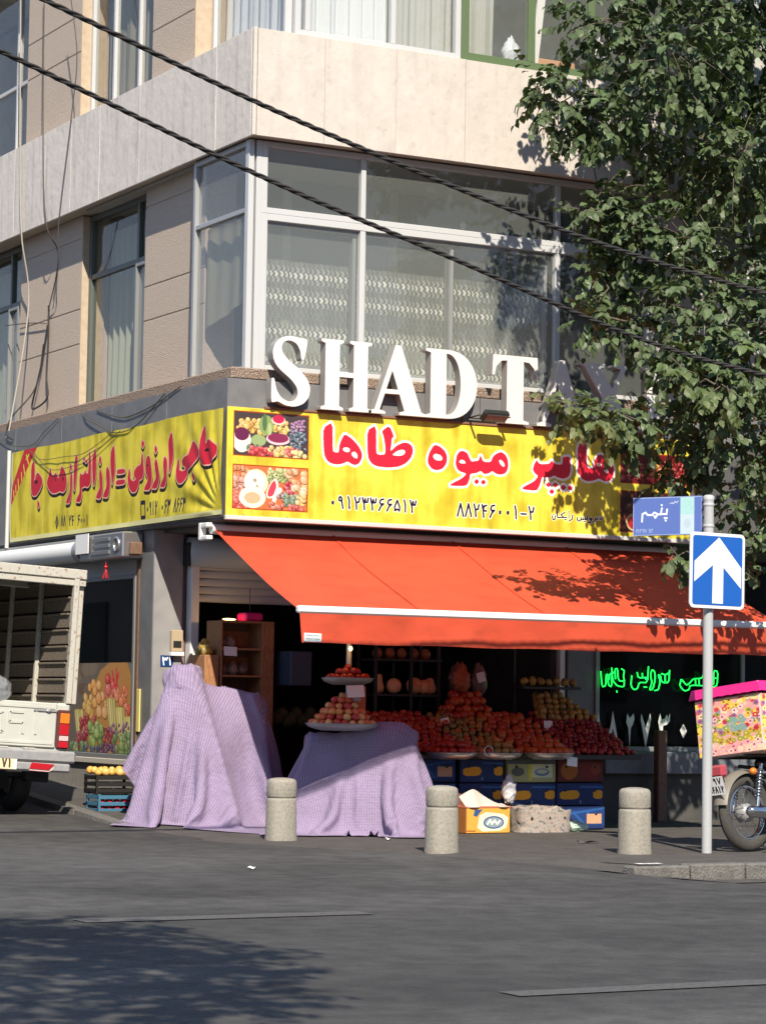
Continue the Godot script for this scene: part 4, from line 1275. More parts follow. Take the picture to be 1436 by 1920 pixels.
		k.set_meta("label", "white raised letter " + L[0])
	s = mb()
	box(s, Vector3(-.02, -.028, -.05), Vector3(4.2, -.006, -.02), .003)
	for x in [.1, .6, .9, 1.1, 1.45, 1.7, 2.0, 2.5, 2.9, 3.1, 3.4, 3.7, 4.05]: box(s, Vector3(x, -.02, -.055), Vector3(x + .02, .12, -.045))
	part("mounting_rail", s, mat(lin(.20, .10, .06), .7), word)
	# --- black flood lamp above the sign
	o = thing("flood_lamp", "small black flood lamp tilted over the yellow sign below the letters", "lamp", Vector3(2.22, 3.80, .50))
	s = mb()
	box(s, Vector3(-.13, -.06, -.03), Vector3(.13, .06, .03), .012, Transform3D(Basis(Vector3.RIGHT, .95), Vector3(0, -.01, .10)))
	part("lamp_body", s, M.black, o)
	s = mb()
	box(s, Vector3(-.11, -.045, .031), Vector3(.11, .045, .035), 0.0, Transform3D(Basis(Vector3.RIGHT, .95), Vector3(0, -.01, .10)))
	part("lamp_glass", s, mat(lin(.10, .10, .11), .1), o)
	s = mb()
	bar(s, Vector3(-.16, -.02, -.1), Vector3(-.16, -.01, .1), .02, .008); bar(s, Vector3(.16, -.02, -.1), Vector3(.16, -.01, .1), .02, .008); bar(s, Vector3(-.16, -.02, -.1), Vector3(.16, -.02, -.1), .02, .008)
	part("bracket", s, M.black, o)

func letter_shape(c: String) -> Array:
	match c:
		"H": return [pts2([0, 0, .44, 0, .44, .035, .36, .06, .36, .475, .64, .475, .64, .06, .56, .035, .56, 0, 1, 0, 1, .035, .92, .06, .92, .94, 1, .965, 1, 1, .56, 1, .56, .965, .64, .94, .64, .545, .36, .545, .36, .94, .44, .965, .44, 1, 0, 1, 0, .965, .08, .94, .08, .06, 0, .035])]
		"I": return [pts2([0, 0, 1, 0, 1, .035, .82, .06, .82, .94, 1, .965, 1, 1, 0, 1, 0, .965, .18, .94, .18, .06, 0, .035])]
		"T": return [pts2([.2, 0, .8, 0, .8, .035, .68, .06, .68, .925, .80, .915, .91, .83, .95, .70, 1, .70, .98, 1, .02, 1, 0, .70, .05, .70, .09, .83, .20, .915, .32, .925, .32, .06, .2, .035])]
		"A": return [pts2([0, 0, .29, 0, .29, .035, .19, .06, .407, .63, .51, 1, .46, 1, .10, .06, 0, .035]), pts2([.54, 0, 1, 0, 1, .035, .93, .06, .56, 1, .51, 1, .407, .63, .63, .06, .54, .035]), pts2([.279, .295, .538, .295, .515, .36, .302, .36])]
		"X": return [pts2([0, 0, .36, 0, .36, .035, .24, .06, .45, .38, .64, .06, .55, .035, .55, 0, 1, 0, 1, .035, .92, .06, .63, .55, .80, .94, .90, .965, .90, 1, .58, 1, .58, .965, .72, .94, .57, .64, .36, .94, .45, .965, .45, 1, 0, 1, 0, .965, .08, .94, .40, .47, .16, .06, 0, .035])]
		"D":
			var p := PackedVector2Array()
			for i in 25:
				var a := -PI / 2 + PI * i / 24.0
				p.append(Vector2(.40 + .60 * pow(absf(cos(a)), .85), .5 + .5 * sin(a)))
			for i in 25:
				var a := PI / 2 - PI * i / 24.0
				p.append(Vector2(.40 + .28 * pow(absf(cos(a)), .85), .5 + .445 * sin(a)))
			return [pts2([0, 0, .40, 0, .40, 1, 0, 1, 0, .965, .10, .94, .10, .06, 0, .035]), p]
	var o := PackedVector2Array()
	for q in pts2([440, 40, 458, 48, 440, 160, 425, 160, 420, 110, 400, 70, 365, 55, 335, 65, 322, 95, 330, 130, 360, 165, 420, 215, 460, 265, 474, 310, 468, 360, 440, 400, 395, 420, 345, 415, 310, 395, 295, 400, 275, 405, 275, 270, 290, 270, 300, 330, 325, 375, 365, 395, 395, 385, 412, 350, 405, 310, 375, 270, 310, 215, 285, 175, 278, 125, 290, 80, 320, 45, 365, 30, 410, 38]):
		o.append(Vector2((q.x - 275) / 199.0, (420 - q.y) / 390.0))
	return [soft(soft(o))]

# ---------- the awning ----------
func awning() -> void:
	var o := thing("orange_awning", "wide orange-red cloth awning let down over the fruit display", "awning")
	var s := mb()
	var x0 := -.36; var x1 := 4.52
	sheet(s, 60, 24, func(u: float, v: float) -> Vector3:
		var sag := .035 * sin(v * PI) * (.6 + .4 * sin(u * 5.0 + .6)) + .010 * sin(u * 37.0 + v * 3.0) * v * (1.0 - v) + .008 * sin(u * 11.0 - v * 5.0) * sin(v * PI)
		return Vector3(lerpf(x0, x1, u) - .05 * v * (1.0 - u), lerpf(2.672, 1.915, v) - sag, lerpf(.09, 1.875, v)), Vector2.ONE, true)
	part("awning_cloth", s, M.awning, o)
	# sewn seams between the widths of cloth
	for k in 3:
		var ux := .24 + k * .255
		s = mb()
		sheet(s, 1, 24, func(u: float, v: float) -> Vector3:
			var w := ux + (u - .5) * .006
			var sag := .035 * sin(v * PI) * (.6 + .4 * sin(w * 5.0 + .6)) + .010 * sin(w * 37.0 + v * 3.0) * v * (1.0 - v) + .008 * sin(w * 11.0 - v * 5.0) * sin(v * PI)
			return Vector3(lerpf(x0, x1, w) - .05 * v * (1.0 - w), lerpf(2.672, 1.915, v) - sag + .006, lerpf(.09, 1.875, v) + .003), Vector2.ONE, true)
		part("seam", s, M.awning, o)
	s = mb()
	sheet(s, 80, 8, func(u: float, v: float) -> Vector3:
		var w := .012 * sin(u * 23.0 + 1.0) * v + .006 * sin(u * 61.0) * v
		return Vector3(lerpf(x0 - .055 + .03 * v, x1 + .02, u), lerpf(1.882, 1.634, v) + .004 * sin(u * 30.0) * v, 1.925 + w - .02 * v), Vector2.ONE, true)
	part("valance", s, M.awning, o)
	s = mb()
	box(s, Vector3(x0 - .07, 1.876, 1.875), Vector3(x1 + .03, 1.938, 1.94), .014)
	part("front_bar", s, M.white_metal, o)
	s = mb()
	tube(s, [Vector3(x0 - .02, 2.66, .10), Vector3(x1 + .02, 2.66, .10)], .045, 16)
	part("roller_tube", s, M.white_metal, o)
	for x in [x0 - .06, x1 + .02]:
		s = mb()
		box(s, Vector3(x - .03, 2.56, -.02), Vector3(x + .03, 2.715, .03), .008); box(s, Vector3(x - .03, 2.67, .03), Vector3(x + .03, 2.712, .16), .008); box(s, Vector3(x - .03, 2.56, .03), Vector3(x + .03, 2.60, .17), .008)
		part("wall_bracket", s, M.white_metal, o)
	for x in [.5, 3.6]:
		s = mb()
		bar(s, Vector3(x, 2.55, .1), Vector3(x + .55, 2.12, .95), .045, .035); bar(s, Vector3(x + .55, 2.12, .95), Vector3(x + .05, 1.85, 1.87), .04, .03)
		part("folding_arm", s, M.white_metal, o)
	var img := Image.create(128, 56, false, Image.FORMAT_RGB8)
	img.fill(Color(.86, .88, .88))
	stroke(img, pts2([14, 18, 26, 12, 38, 18, 52, 14, 66, 20, 80, 12, 100, 18, 114, 14]), 2.5, Color(.42, .50, .52)); img.fill_rect(Rect2i(12, 34, 104, 6), Color(.45, .55, .56)); img.fill_rect(Rect2i(20, 44, 80, 3), Color(.55, .6, .6))
	s = mb()
	card(s, Vector3(-.375, 1.645, 1.932), Vector3(-.215, 1.642, 1.932), Vector3(-.215, 1.712, 1.934), Vector3(-.375, 1.716, 1.934))
	part("maker_label", s, print_mat(img, .6), o)

# ---------- the taxi office beside the fruit shop ----------
func taxi_office() -> void:
	var s := mb()
	box(s, Vector3(4.12, 0, -1.40), Vector3(4.58, 2.735, -1.26))
	part("grey_wall_panel", s, M.band, bld)
	s = mb()
	box(s, Vector3(4.105, .0, -1.27), Vector3(4.165, 2.72, -1.20), .006)
	part("guide_rail", s, M.white_metal, bld)
	var w := window_unit(bld, Vector3(4.56, .70, -1.27), Vector3.RIGHT, 3.6, 1.95, [1.85], [], M.alu_dull, M.glass_dark, .05, "dark taxi office window with a green neon line")
	s = mb()
	box(s, Vector3(4.56, .475, -1.42), Vector3(8.4, .70, -1.05), .01)
	part("stone_ledge", s, rough_mat(noise_tex(62, .02, [lin(.12, .135, .155), lin(.17, .185, .21)], 4), Vector3(1, 1, 1), .4), bld)
	s = mb()
	box(s, Vector3(4.56, -.1, -1.42), Vector3(8.4, .475, -1.12))
	part("plinth", s, M.dark_wall, bld)
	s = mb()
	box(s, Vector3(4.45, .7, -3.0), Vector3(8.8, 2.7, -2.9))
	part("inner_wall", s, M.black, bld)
	# green neon script: tubes of glass with a narrow glow
	var neon := mat(lin(.05, .5, .15), .3)
	neon.emission_enabled = true; neon.emission = Color(.10, 1.0, .33); neon.emission_energy_multiplier = 1.6
	var sign := thing("neon_sign", "green neon script glowing in the dark taxi office window", "neon sign")
	for k in NEON_TUBES:
		s = mb()
		var p := []
		for i in range(0, k.size(), 2): p.append(Vector3(k[i] * .001, k[i + 1] * .001, -1.2))
		var q := [p[0]]
		for i in range(1, p.size() - 1): q.append(p[i].lerp(p[i - 1], .2)); q.append(p[i].lerp(p[i + 1], .2))
		q.append(p[p.size() - 1])
		tube(s, q, .0062, 6)
		part("neon_tube", s, neon, sign)
	var l := OmniLight3D.new()
	l.name = "neon_light"
	add_child(l)
	l.position = Vector3(5.3, 1.45, -1.12)
	l.light_color = Color(.1, 1.0, .35); l.light_energy = .03; l.omni_range = 6.0; l.omni_attenuation = 2.0; l.light_size = .01; l.shadow_enabled = true
	# white figures on the glass
	sign = thing("telephone_figures", "tall white figures stuck low on the dark taxi office window", "lettering")
	for k in NUMERALS:
		s = mb()
		var poly := PackedVector2Array()
		for i in range(0, k.size(), 2): poly.append(Vector2(k[i] * .001, k[i + 1] * .001))
		prism(s, poly, -1.226, -1.222)
		part("figure", s, M.white, sign)
	# brown post in front of the ledge
	s = mb()
	box(s, Vector3(5.06, 0, -.93), Vector3(5.17, .92, -.84), .008)
	solo("brown_post", s, M.dark_wood, "short brown wooden post before the taxi office ledge", "post")

# ---------- the fruit display ----------
func ball_mesh(r: Vector3, seg := 12, rings := 8) -> ArrayMesh:
	var s := mb()
	ball(s, Vector3.ZERO, r, seg, rings)
	s.generate_normals()
	return s.commit()

func fruit(called: String, mesh: Mesh, m: Material, at: Vector3, label: String, category: String, group: String) -> void:
	var o := MeshInstance3D.new()
	o.name = numbered(called)
	o.mesh = mesh; o.material_override = m
	add_child(o)
	o.position = at
	o.rotation = Vector3(rng.randf() * TAU, rng.randf() * TAU, 0)
	o.scale = Vector3.ONE * rng.randf_range(.86, 1.14) * Vector3(1, rng.randf_range(.92, 1.04), 1)
	tag(o, label, category, group)

const ORD := ["first", "second", "third", "fourth", "fifth", "sixth", "seventh", "eighth", "ninth", "tenth", "eleventh", "twelfth", "thirteenth", "fourteenth", "fifteenth", "sixteenth"]

func tones(c: Array, rough := .4) -> Array:
	var out := []
	for k in c: out.append(mat(k, rough))
	return out

# fruit heaped on a round dish
func heap(called: String, mesh: Mesh, ms: Array, c: Vector3, R: float, r: float, layers: int, label: String, category: String, group: String) -> void:
	for l in layers:
		var rad := R * (1.0 - float(l) / layers * .92)
		var k := 0
		while rad > r * .6:
			var n := int(TAU * rad / (r * 2.05))
			for i in n:
				var a := TAU * (i + .5 * (l % 2) + rng.randf() * .3) / n
				fruit(called, mesh, ms[rng.randi() % ms.size()], c + Vector3(cos(a) * rad, r + l * r * 1.45 + rng.randf() * r * .2, sin(a) * rad), "%s, %s layer up" % [label, ORD[l]], category, group)
			rad -= r * 2.0
			k += 1
			if k >= 2: break
	fruit(called, mesh, ms[0], c + Vector3(0, r + layers * r * 1.4, 0), label, category, group)

func dish(at: Vector3, R: float, m: Material, label: String, group := "") -> Node3D:
	var s := mb()
	lathe(s, [Vector2(.001, .0), Vector2(R * .6, .0), Vector2(R * .92, .03), Vector2(R, .055), Vector2(R * 1.03, .055), Vector2(R * 1.03, .05), Vector2(R * .93, .02), Vector2(R * .6, -.008), Vector2(.001, -.008)], 32)
	var o := solo("round_tray", s, m, label, "tray", group)
	o.position = at
	return o

func carton(lo: Vector3, hi: Vector3, img: Image, side: Color, label: String, holes := true, turn := 0.0) -> Node3D:
	var c := Vector3((lo.x + hi.x) / 2, lo.y, (lo.z + hi.z) / 2)
	var h := (hi - lo) / 2
	var o := thing("fruit_carton", label, "carton", c, turn, "printed fruit cartons under the display")
	var s := mb()
	box(s, Vector3(-h.x, 0, -h.z), Vector3(h.x, h.y * 2, h.z), .006)
	part("carton_body", s, mat(side, .8), o)
	s = mb()
	card(s, Vector3(-h.x + .007, .007, h.z + .0015), Vector3(h.x - .007, .007, h.z + .0015), Vector3(h.x - .007, h.y * 2 - .007, h.z + .0015), Vector3(-h.x + .007, h.y * 2 - .007, h.z + .0015))
	part("printed_face", s, print_mat(img, .7), o)
	if holes:
		for x in [-.62, .62]:
			s = mb()
			lathe(s, [Vector2(.001, .004), Vector2(.014, .004), Vector2(.014, 0)], 12, Transform3D(Basis(Vector3.RIGHT, PI / 2), Vector3(x * h.x, h.y * 1.35, h.z)))
			part("hand_hole", s, M.black, o)
	return o

func carton_print(kind: int) -> Image:
	var img := Image.create(192, 96, false, Image.FORMAT_RGB8)
	var r := RandomNumberGenerator.new(); r.seed = 300 + kind
	var blue := Color(.06, .20, .44)
	match kind % 5:
		0:
			img.fill(blue)
			for k in 5: stroke(img, pts2([r.randi() % 192, r.randi() % 96, r.randi() % 192, r.randi() % 96]), 5, Color(.10, .33, .58))
			img.fill_rect(Rect2i(118, 30, 62, 44), Color(.80, .60, .46)); img.fill_rect(Rect2i(0, 82, 192, 14), Color(.05, .15, .36))
		1:
			img.fill(blue.darkened(.15))
			fill(img, [soft(pts2([10, 36, 84, 28, 96, 50, 86, 70, 14, 72]))], Color(.86, .60, .10)); fill(img, [soft(pts2([150, 32, 190, 28, 190, 70, 152, 68]))], Color(.86, .60, .10))
			stroke(img, pts2([100, 14, 190, 16]), 4, Color(.16, .36, .62)); img.fill_rect(Rect2i(96, 76, 4, 14), Color(.5, .65, .75))
		2:
			img.fill(Color(.60, .62, .44)); img.fill_rect(Rect2i(0, 0, 192, 18), Color(.30, .34, .34)); img.fill_rect(Rect2i(96, 18, 84, 60), Color(.78, .78, .66))
			disc(img, Vector2(138, 54), Vector2(30, 17), Color(.36, .48, .60)); disc(img, Vector2(138, 51), Vector2(22, 10), Color(.72, .75, .66)); img.fill_rect(Rect2i(84, 20, 12, 70), Color(.78, .74, .20)); disc(img, Vector2(40, 52), Vector2(26, 20), Color(.32, .34, .32))
		3:
			img.fill(Color(.34, .10, .06)); disc(img, Vector2(48, 48), Vector2(36, 40), Color(.60, .34, .06)); img.fill_rect(Rect2i(96, 10, 70, 76), Color(.42, .09, .06)); disc(img, Vector2(160, 40), Vector2(20, 26), Color(.50, .20, .10))
		4:
			img.fill(Color(.86, .62, .24)); fill(img, [soft(pts2([60, 12, 188, 26, 176, 88, 44, 92]))], Color(.90, .86, .76)); disc(img, Vector2(120, 56), Vector2(46, 25), Color(.16, .30, .52)); disc(img, Vector2(120, 56), Vector2(40, 20), Color(.50, .58, .62))
			stroke(img, pts2([92, 62, 104, 46, 112, 62, 124, 48, 136, 62, 148, 50]), 4, Color(.90, .90, .86)); fill(img, [pts2([34, 6, 70, 4, 44, 34, 30, 30])], Color(.14, .30, .52)); img.fill_rect(Rect2i(0, 86, 40, 6), Color(.60, .36, .10))
	for k in 500: img.set_pixel(r.randi() % 192, r.randi() % 96, img.get_pixel(r.randi() % 192, r.randi() % 96))
	return img

func tag_card(at: Vector3, w: float, h: float, label: String, tilt := 0.0) -> void:
	var s := mb()
	box(s, Vector3(-w / 2, 0, -.002), Vector3(w / 2, h, .002), 0.0, Transform3D(Basis(Vector3.BACK, tilt) * Basis(Vector3.RIGHT, -.15), at))
	solo("price_card", s, M.paper, label, "price card", "white price cards on the fruit display")

func fruit_shop() -> void:
	var tomato := ball_mesh(Vector3(.038, .034, .038)); var apple := ball_mesh(Vector3(.034, .032, .034)); var orange := ball_mesh(Vector3(.042, .04, .042)); var plum := ball_mesh(Vector3(.03, .029, .03), 10, 6); var lemon := ball_mesh(Vector3(.032, .044, .032))
	var reds := tones([lin(.34, .022, .008), lin(.40, .038, .012), lin(.28, .014, .008), lin(.42, .06, .016)])
	var oranges := tones([lin(.44, .07, .012), lin(.40, .052, .012), lin(.47, .095, .018)])
	var mixed := tones([lin(.46, .16, .03), lin(.28, .16, .03), lin(.44, .07, .025), lin(.22, .15, .04)])
	var dark := tones([lin(.26, .018, .018), lin(.32, .03, .018), lin(.22, .012, .018)])
	var blush := tones([lin(.66, .30, .10), lin(.60, .12, .05), lin(.68, .42, .16), lin(.62, .20, .08), lin(.50, .06, .05)])
	var yellow := tones([lin(.36, .22, .045), lin(.30, .20, .05), lin(.40, .27, .06), lin(.26, .20, .06)])
	# the sloping stand
	var o := thing("display_stand", "dark sloping stand that carries the rows of loose fruit", "stand")
	var s := mb()
	var slope := func(t: float) -> Vector3: return Vector3(0, lerpf(.665, 1.02, t), lerpf(.42, -.42, t))
	sheet(s, 1, 1, func(u: float, v: float) -> Vector3: return Vector3(lerpf(1.3, 3.98, u), 0, 0) + (slope as Callable).call(v), Vector2.ONE)
	part("sloping_board", s, M.iron, o)
	s = mb()
	box(s, Vector3(1.3, .0, -.5), Vector3(3.98, 1.0, -.44))
	part("back_board", s, M.black, o)
	s = mb()
	box(s, Vector3(1.30, .655, .42), Vector3(3.98, .70, .44), .004)
	part("front_lip", s, M.iron, o)
	# rows of loose fruit, one kind after another
	var bands := [[1.36, 2.06, tomato, reds, "tomato", "red tomatoes loose on the sloping stand next to the lilac sheet", "red tomato on the sloping stand next to the lilac sheet"], [2.10, 2.62, apple, mixed, "apple", "mottled green and orange apples in the middle of the sloping stand", "mottled green or orange apple mid sloping stand"],
		[2.66, 3.18, orange, oranges, "orange", "orange citrus fruit on the sloping stand above the white carton", "orange citrus fruit on the slope above the white carton"], [3.22, 3.92, plum, dark, "plum", "dark red plums at the taxi office end of the sloping stand", "dark red plum at the taxi office end of the slope"]]
	for b in bands:
		var step := .074 if b[4] != "plum" else .062
		if b[4] == "orange": step = .082
		var nz := int(.90 / step)
		for j in nz:
			var t := (j + .3) / nz
			var x: float = b[0] + (.5 * step if j % 2 else 0.0)
			while x < b[1]:
				var p: Vector3 = slope.call(t)
				fruit(b[4], b[2], b[3][rng.randi() % b[3].size()], Vector3(x + rng.randf_range(-.012, .012), p.y + .035 + rng.randf_range(.0, .035), p.z + rng.randf_range(-.012, .012)), "%s, %s row up" % [b[6], ORD[j]], b[4], b[5])
				x += step
	# four steel dishes along the front
	var k := 0
	for x in [1.86, 2.34, 2.90]:
		dish(Vector3(x, .665, .50), .235, M.steel, ["round steel dish of fruit over the first blue carton", "round steel dish over the blue and yellow carton", "round steel dish over the white carton"][k], "steel dishes along the front of the stand")
		heap(["tomato", "apple", "orange"][k], [tomato, apple, orange][k], [reds, mixed, oranges][k], Vector3(x, .69, .50), .19, .036, 2, ["red tomatoes in the steel dish over the first blue carton", "mottled apples in the steel dish over the blue and yellow carton", "orange citrus fruit in the steel dish over the white carton"][k], ["tomato", "apple", "orange"][k], ["tomatoes in the first steel dish", "apples in the second steel dish", "citrus fruit in the third steel dish"][k])
		k += 1
	s = mb()
	torus(s, Vector3(2.16, .735, .66), Vector3.BACK, .045, Vector2(.007, .007), 20, 6)
	solo("ring_handle", s, M.steel, "bright ring handle between two steel dishes", "handle")
	# stacked cartons under the stand
	var xs := [[1.50, 1.99], [2.02, 2.49], [2.52, 3.05], [3.08, 3.60]]
	var what := [["blue carton with a pale patch, top of the stack beside the lilac sheet", "blue carton with yellow bands in the top row, second along", "whitish carton with a blue oval in the top row", "brown carton with a yellow disc in the top row"],
		["blue carton in the middle row next to the lilac sheet", "blue carton with yellow bands in the middle row, behind the dented box", "blue carton with yellow bands in the middle row under the white one", "blue carton with yellow bands in the middle row under the brown one"],
		["dark blue carton on the ground behind the concrete bollard", "blue carton on the ground behind the orange box", "blue carton on the ground behind the dented white box", "dark carton on the ground at the taxi office end"]]
	var kinds := [[0, 1, 2, 3], [0, 1, 1, 1], [0, 0, 0, 0]]
	for row in 3:
		for c in 4:
			var z: float = .38 + rng.randf_range(-.02, .02)
			carton(Vector3(xs[c][0], .44 - row * .218 + .004, z - .4), Vector3(xs[c][1], .655 - row * .218, z), carton_print(kinds[row][c]), [Color(.05, .13, .28), Color(.05, .13, .28), Color(.5, .5, .4), Color(.25, .09, .06)][c if row == 0 else 0], what[row][c], true, rng.randf_range(-.02, .02))
	# dented boxes in front
	var front := carton(Vector3(1.83, .003, .42), Vector3(2.31, .235, .80), carton_print(4), Color(.62, .40, .18), "orange and cream carton with a blue oval in front of the stack", false, .06)
	s = mb()
	sheet(s, 10, 4, func(u: float, v: float) -> Vector3: return Vector3(lerpf(-.24, .22, u), .235 + .13 * v * (.7 + .5 * sin(u * 5.0)), .19 - .12 * v + .03 * sin(u * 9.0)), Vector2.ONE)
	sheet(s, 8, 4, func(u: float, v: float) -> Vector3: return Vector3(lerpf(-.22, .23, u), .235 + .11 * v * (.8 + .4 * cos(u * 4.0)), -.19 + .08 * v), Vector2.ONE)
	part("open_flap", s, mat(lin(.55, .50, .44), .8), front)
	s = mb()
	box(s, Vector3(-.242, .225, -.19), Vector3(.242, .243, .196), .004)
	part("red_edge", s, mat(lin(.52, .16, .10), .8), front)
	s = mb()
	var cr := FastNoiseLite.new(); cr.seed = 91; cr.frequency = 2.2
	sheet(s, 24, 14, func(u: float, v: float) -> Vector3:
		var a := u * TAU
		var e := pow(pow(absf(cos(a)), 4.0) + pow(absf(sin(a)), 4.0), -.25)
		var r := e * (1.0 - smoothstep(.72, 1.0, v))
		var p := Vector3(2.74 + cos(a) * .27 * r, .003 + .21 * smoothstep(.0, .74, v), .62 + sin(a) * .17 * r)
		return p * Vector3(1, 1.0 + .35 * cr.get_noise_2d(p.x * 2.0, p.z * 3.0), 1) + Vector3(.03 * cr.get_noise_3d(p.x * 3, p.y * 4, p.z * 3), 0, .03 * cr.get_noise_3d(p.z * 3, p.x * 3, 5)), Vector2.ONE, true)
	o = solo("dented_box", s, rough_mat(noise_tex(63, .03, [lin(.36, .12, .08), lin(.34, .28, .24), lin(.37, .33, .29), lin(.14, .15, .16)], 3, 256, [0, .35, .6, .8]), Vector3(.5, .35, .5), .8), "crushed whitish carton with red print in front of the stack", "carton")
	for x in [2.55, 2.74, 2.90]:
		s = mb()
		ball(s, Vector3(x, .135, .79), Vector3(.012, .014, .008), 8, 6)
		part("hand_hole", s, M.black, o)
	var gb := bag(Vector3(2.44, .27, .56), Vector3(.07, .115, .05), mat(lin(.66, .66, .68), .25), "plastic_bag", "white plastic bag hung from the blue cartons above the orange box", 21)
	gb.set_meta("label", "white plastic bag hung from the blue cartons above the orange box")
	bag(Vector3(3.10, .0, .62), Vector3(.15, .05, .09), mat(lin(.42, .56, .46), .35), "plastic_bag", "flat green and white plastic bag lying on the pavement by the cartons", 33)
	# crate pyramid of oranges at the back
	s = mb()
	box(s, Vector3(2.27, .93, -.62), Vector3(2.82, 1.02, -.28), .006)
	solo("orange_crate", s, M.dark_wood, "wooden crate under the pyramid of oranges at the back", "crate")
	for l in 4:
		var n: int = [7, 6, 5, 4][l]
		for i in n:
			for j in 3 - l / 2:
				fruit("orange", orange, reds[rng.randi() % 4] if rng.randf() < .65 else oranges[rng.randi() % 3], Vector3(2.545 + (i - (n - 1) * .5) * .081 + rng.randf_range(-.014, .014), 1.05 + l * .062 + rng.randf_range(-.012, .012), -.31 - j * .08 - l * .03), "red-orange citrus in the mound on the wooden crate at the back, %s layer up" % ORD[l], "orange", "red-orange citrus mounded on the crate")
	bag(Vector3(2.50, 1.28, -.42), Vector3(.085, .12, .07), rough_mat(noise_tex(66, .03, [lin(.30, .06, .02), lin(.42, .12, .05)], 3, 128), Vector3(.2, .2, .2), .6), "net_bag", "orange net bag standing on the mound of citrus at the back", 55)
	# squashes on a black rack
	o = thing("black_rack", "black slatted rack with pale squashes behind the tomatoes", "rack")
	s = mb()
	for x in [1.62, 2.0, 2.30]:
		for z in [-.55, -.9]: box(s, Vector3(x, .0, z), Vector3(x + .03, 1.75, z + .03))
	part("upright", s, M.black, o)
	for y in [1.22, 1.55]:
		for z in [-.58, -.68, -.78, -.88]:
			s = mb()
			box(s, Vector3(1.6, y, z), Vector3(2.34, y + .02, z + .07))
			part("shelf_slat", s, M.black, o)
	var sq := tones([lin(.66, .34, .16), lin(.70, .38, .20)], .5)
	var what2 := ["long pale squash at the tomato end of the black rack", "round pale squash lying beside the long one on the black rack", "round pale squash in the middle of the black rack", "pale squash set between two others on the black rack", "tall pale squash standing at the end of the black rack"]
	k = 0
	for q in [[1.73, .045, .17, .0], [1.88, .075, .08, .08], [2.10, .08, .08, .06], [2.20, .07, .08, .05], [2.28, .055, .14, .0]]:
		s = mb()
		if q[2] > .1: lathe(s, [Vector2(.001, 0), Vector2(q[1] * .9, .015), Vector2(q[1] * 1.1, .06), Vector2(q[1] * .75, .12), Vector2(q[1] * .7, q[2]), Vector2(q[1] * .4, q[2] + .015), Vector2(.001, q[2] + .018)], 14, Transform3D(Basis.IDENTITY, Vector3(q[0], 1.241, -.64)))
		else:
			ball(s, Vector3(q[0], 1.241 + q[1], -.62), Vector3(q[1], q[1], q[1] * .9), 16, 10); ball(s, Vector3(q[0], 1.241 + q[1], -.62 + q[1] * .85), Vector3(.014, .014, .014), 8, 6)
		solo("squash", s, sq[k % 2], what2[k], "squash", "pale squashes on the black rack")
		k += 1
	for i in 5:
		s = mb()
		ball(s, Vector3(1.72 + i * .13, 1.62, -.66), Vector3(.05, .055, .05), 12, 8)
		solo("melon", s, mat(lin(.30, .10, .04), .5), ["dull red pomegranate, first on the top rack", "dull red pomegranate, second on the top rack", "dull red pomegranate in the middle of the top rack", "dull red pomegranate, fourth on the top rack", "dull red pomegranate at the far end of the top rack"][i], "pomegranate", "dull red fruit on the top rack")
	# yellow fruit at the taxi office end
	s = mb()
	box(s, Vector3(3.26, .92, -.62), Vector3(3.96, 1.0, -.22), .006)
	solo("yellow_fruit_crate", s, M.iron, "dark crate under the heap of yellow fruit", "crate")
	for j in 5:
		for i in 8 - j:
			for l in 2:
				fruit("quince", lemon, yellow[rng.randi() % 4], Vector3(3.32 + i * .082 + j * .02 + rng.randf_range(-.01, .01), 1.03 + j * .052 + rng.randf() * .015, -.26 - j * .05 - l * .08), "yellow-green quince in the heap by the grey wall panel, %s row back" % ORD[j], "quince", "yellow-green quinces heaped in the dark crate")
	s = mb()
	box(s, Vector3(3.18, 1.31, -.62), Vector3(3.84, 1.335, -.40), .004)
	o = solo("wall_shelf", s, M.iron, "thin dark shelf above the heap of yellow fruit", "shelf")
	for i in 14: fruit("quince", lemon, yellow[rng.randi() % 4], Vector3(3.22 + i * .046, 1.372 + rng.randf() * .02, -.45 - (i % 2) * .07), "yellow-green quince on the thin shelf above the heap", "quince", "yellow-green quinces on the thin shelf")
	s = mb()
	for x in [3.2, 3.8]:
		s = mb()
		bar(s, Vector3(x, 1.0, -.6), Vector3(x, 1.7, -.6), .02, .02)
		part("shelf_post", s, M.iron, o)
	# hanging bags in the gloom
	bag(Vector3(2.62, 1.27, -.7), Vector3(.09, .13, .07), mat(lin(.20, .13, .12), .4), "net_bag", "dark net bag hanging behind the oranges", 51)
	bag(Vector3(2.86, 1.25, -.7), Vector3(.08, .14, .07), mat(lin(.24, .15, .15), .4), "net_bag", "pinkish net bag hanging under the high price card", 52)
	# price cards
	tag_card(Vector3(2.20, .95, -.18), .09, .075, "price card leaning below the orange pyramid", .2)
	tag_card(Vector3(2.83, 1.37, -.58), .09, .095, "price card hanging high in front of the net bag", .25)
	tag_card(Vector3(3.28, .91, -.1), .095, .10, "price card under the heap of yellow fruit", -.02)
	tag_card(Vector3(3.07, .60, .64), .11, .085, "price card hanging on the white carton by the plums", -.12)
	# wooden shelf of small goods by the shutter rail
	o = thing("wooden_shelf", "open wooden shelf of small goods behind the tall lilac sheet", "shelf", Vector3(.16, 0, -1.12))
	s = mb()
	box(s, Vector3(.42, .3, .0), Vector3(.545, 1.89, .32), .004)
	part("side_panel", s, M.wood, o)
	s = mb()
	box(s, Vector3(.0, .3, .0), Vector3(.02, 1.89, .32), .004)
	part("side_panel", s, M.wood, o)
	s = mb()
	box(s, Vector3(.02, .3, .0), Vector3(.42, 1.88, .015))
	part("back_panel", s, M.dark_wood, o)
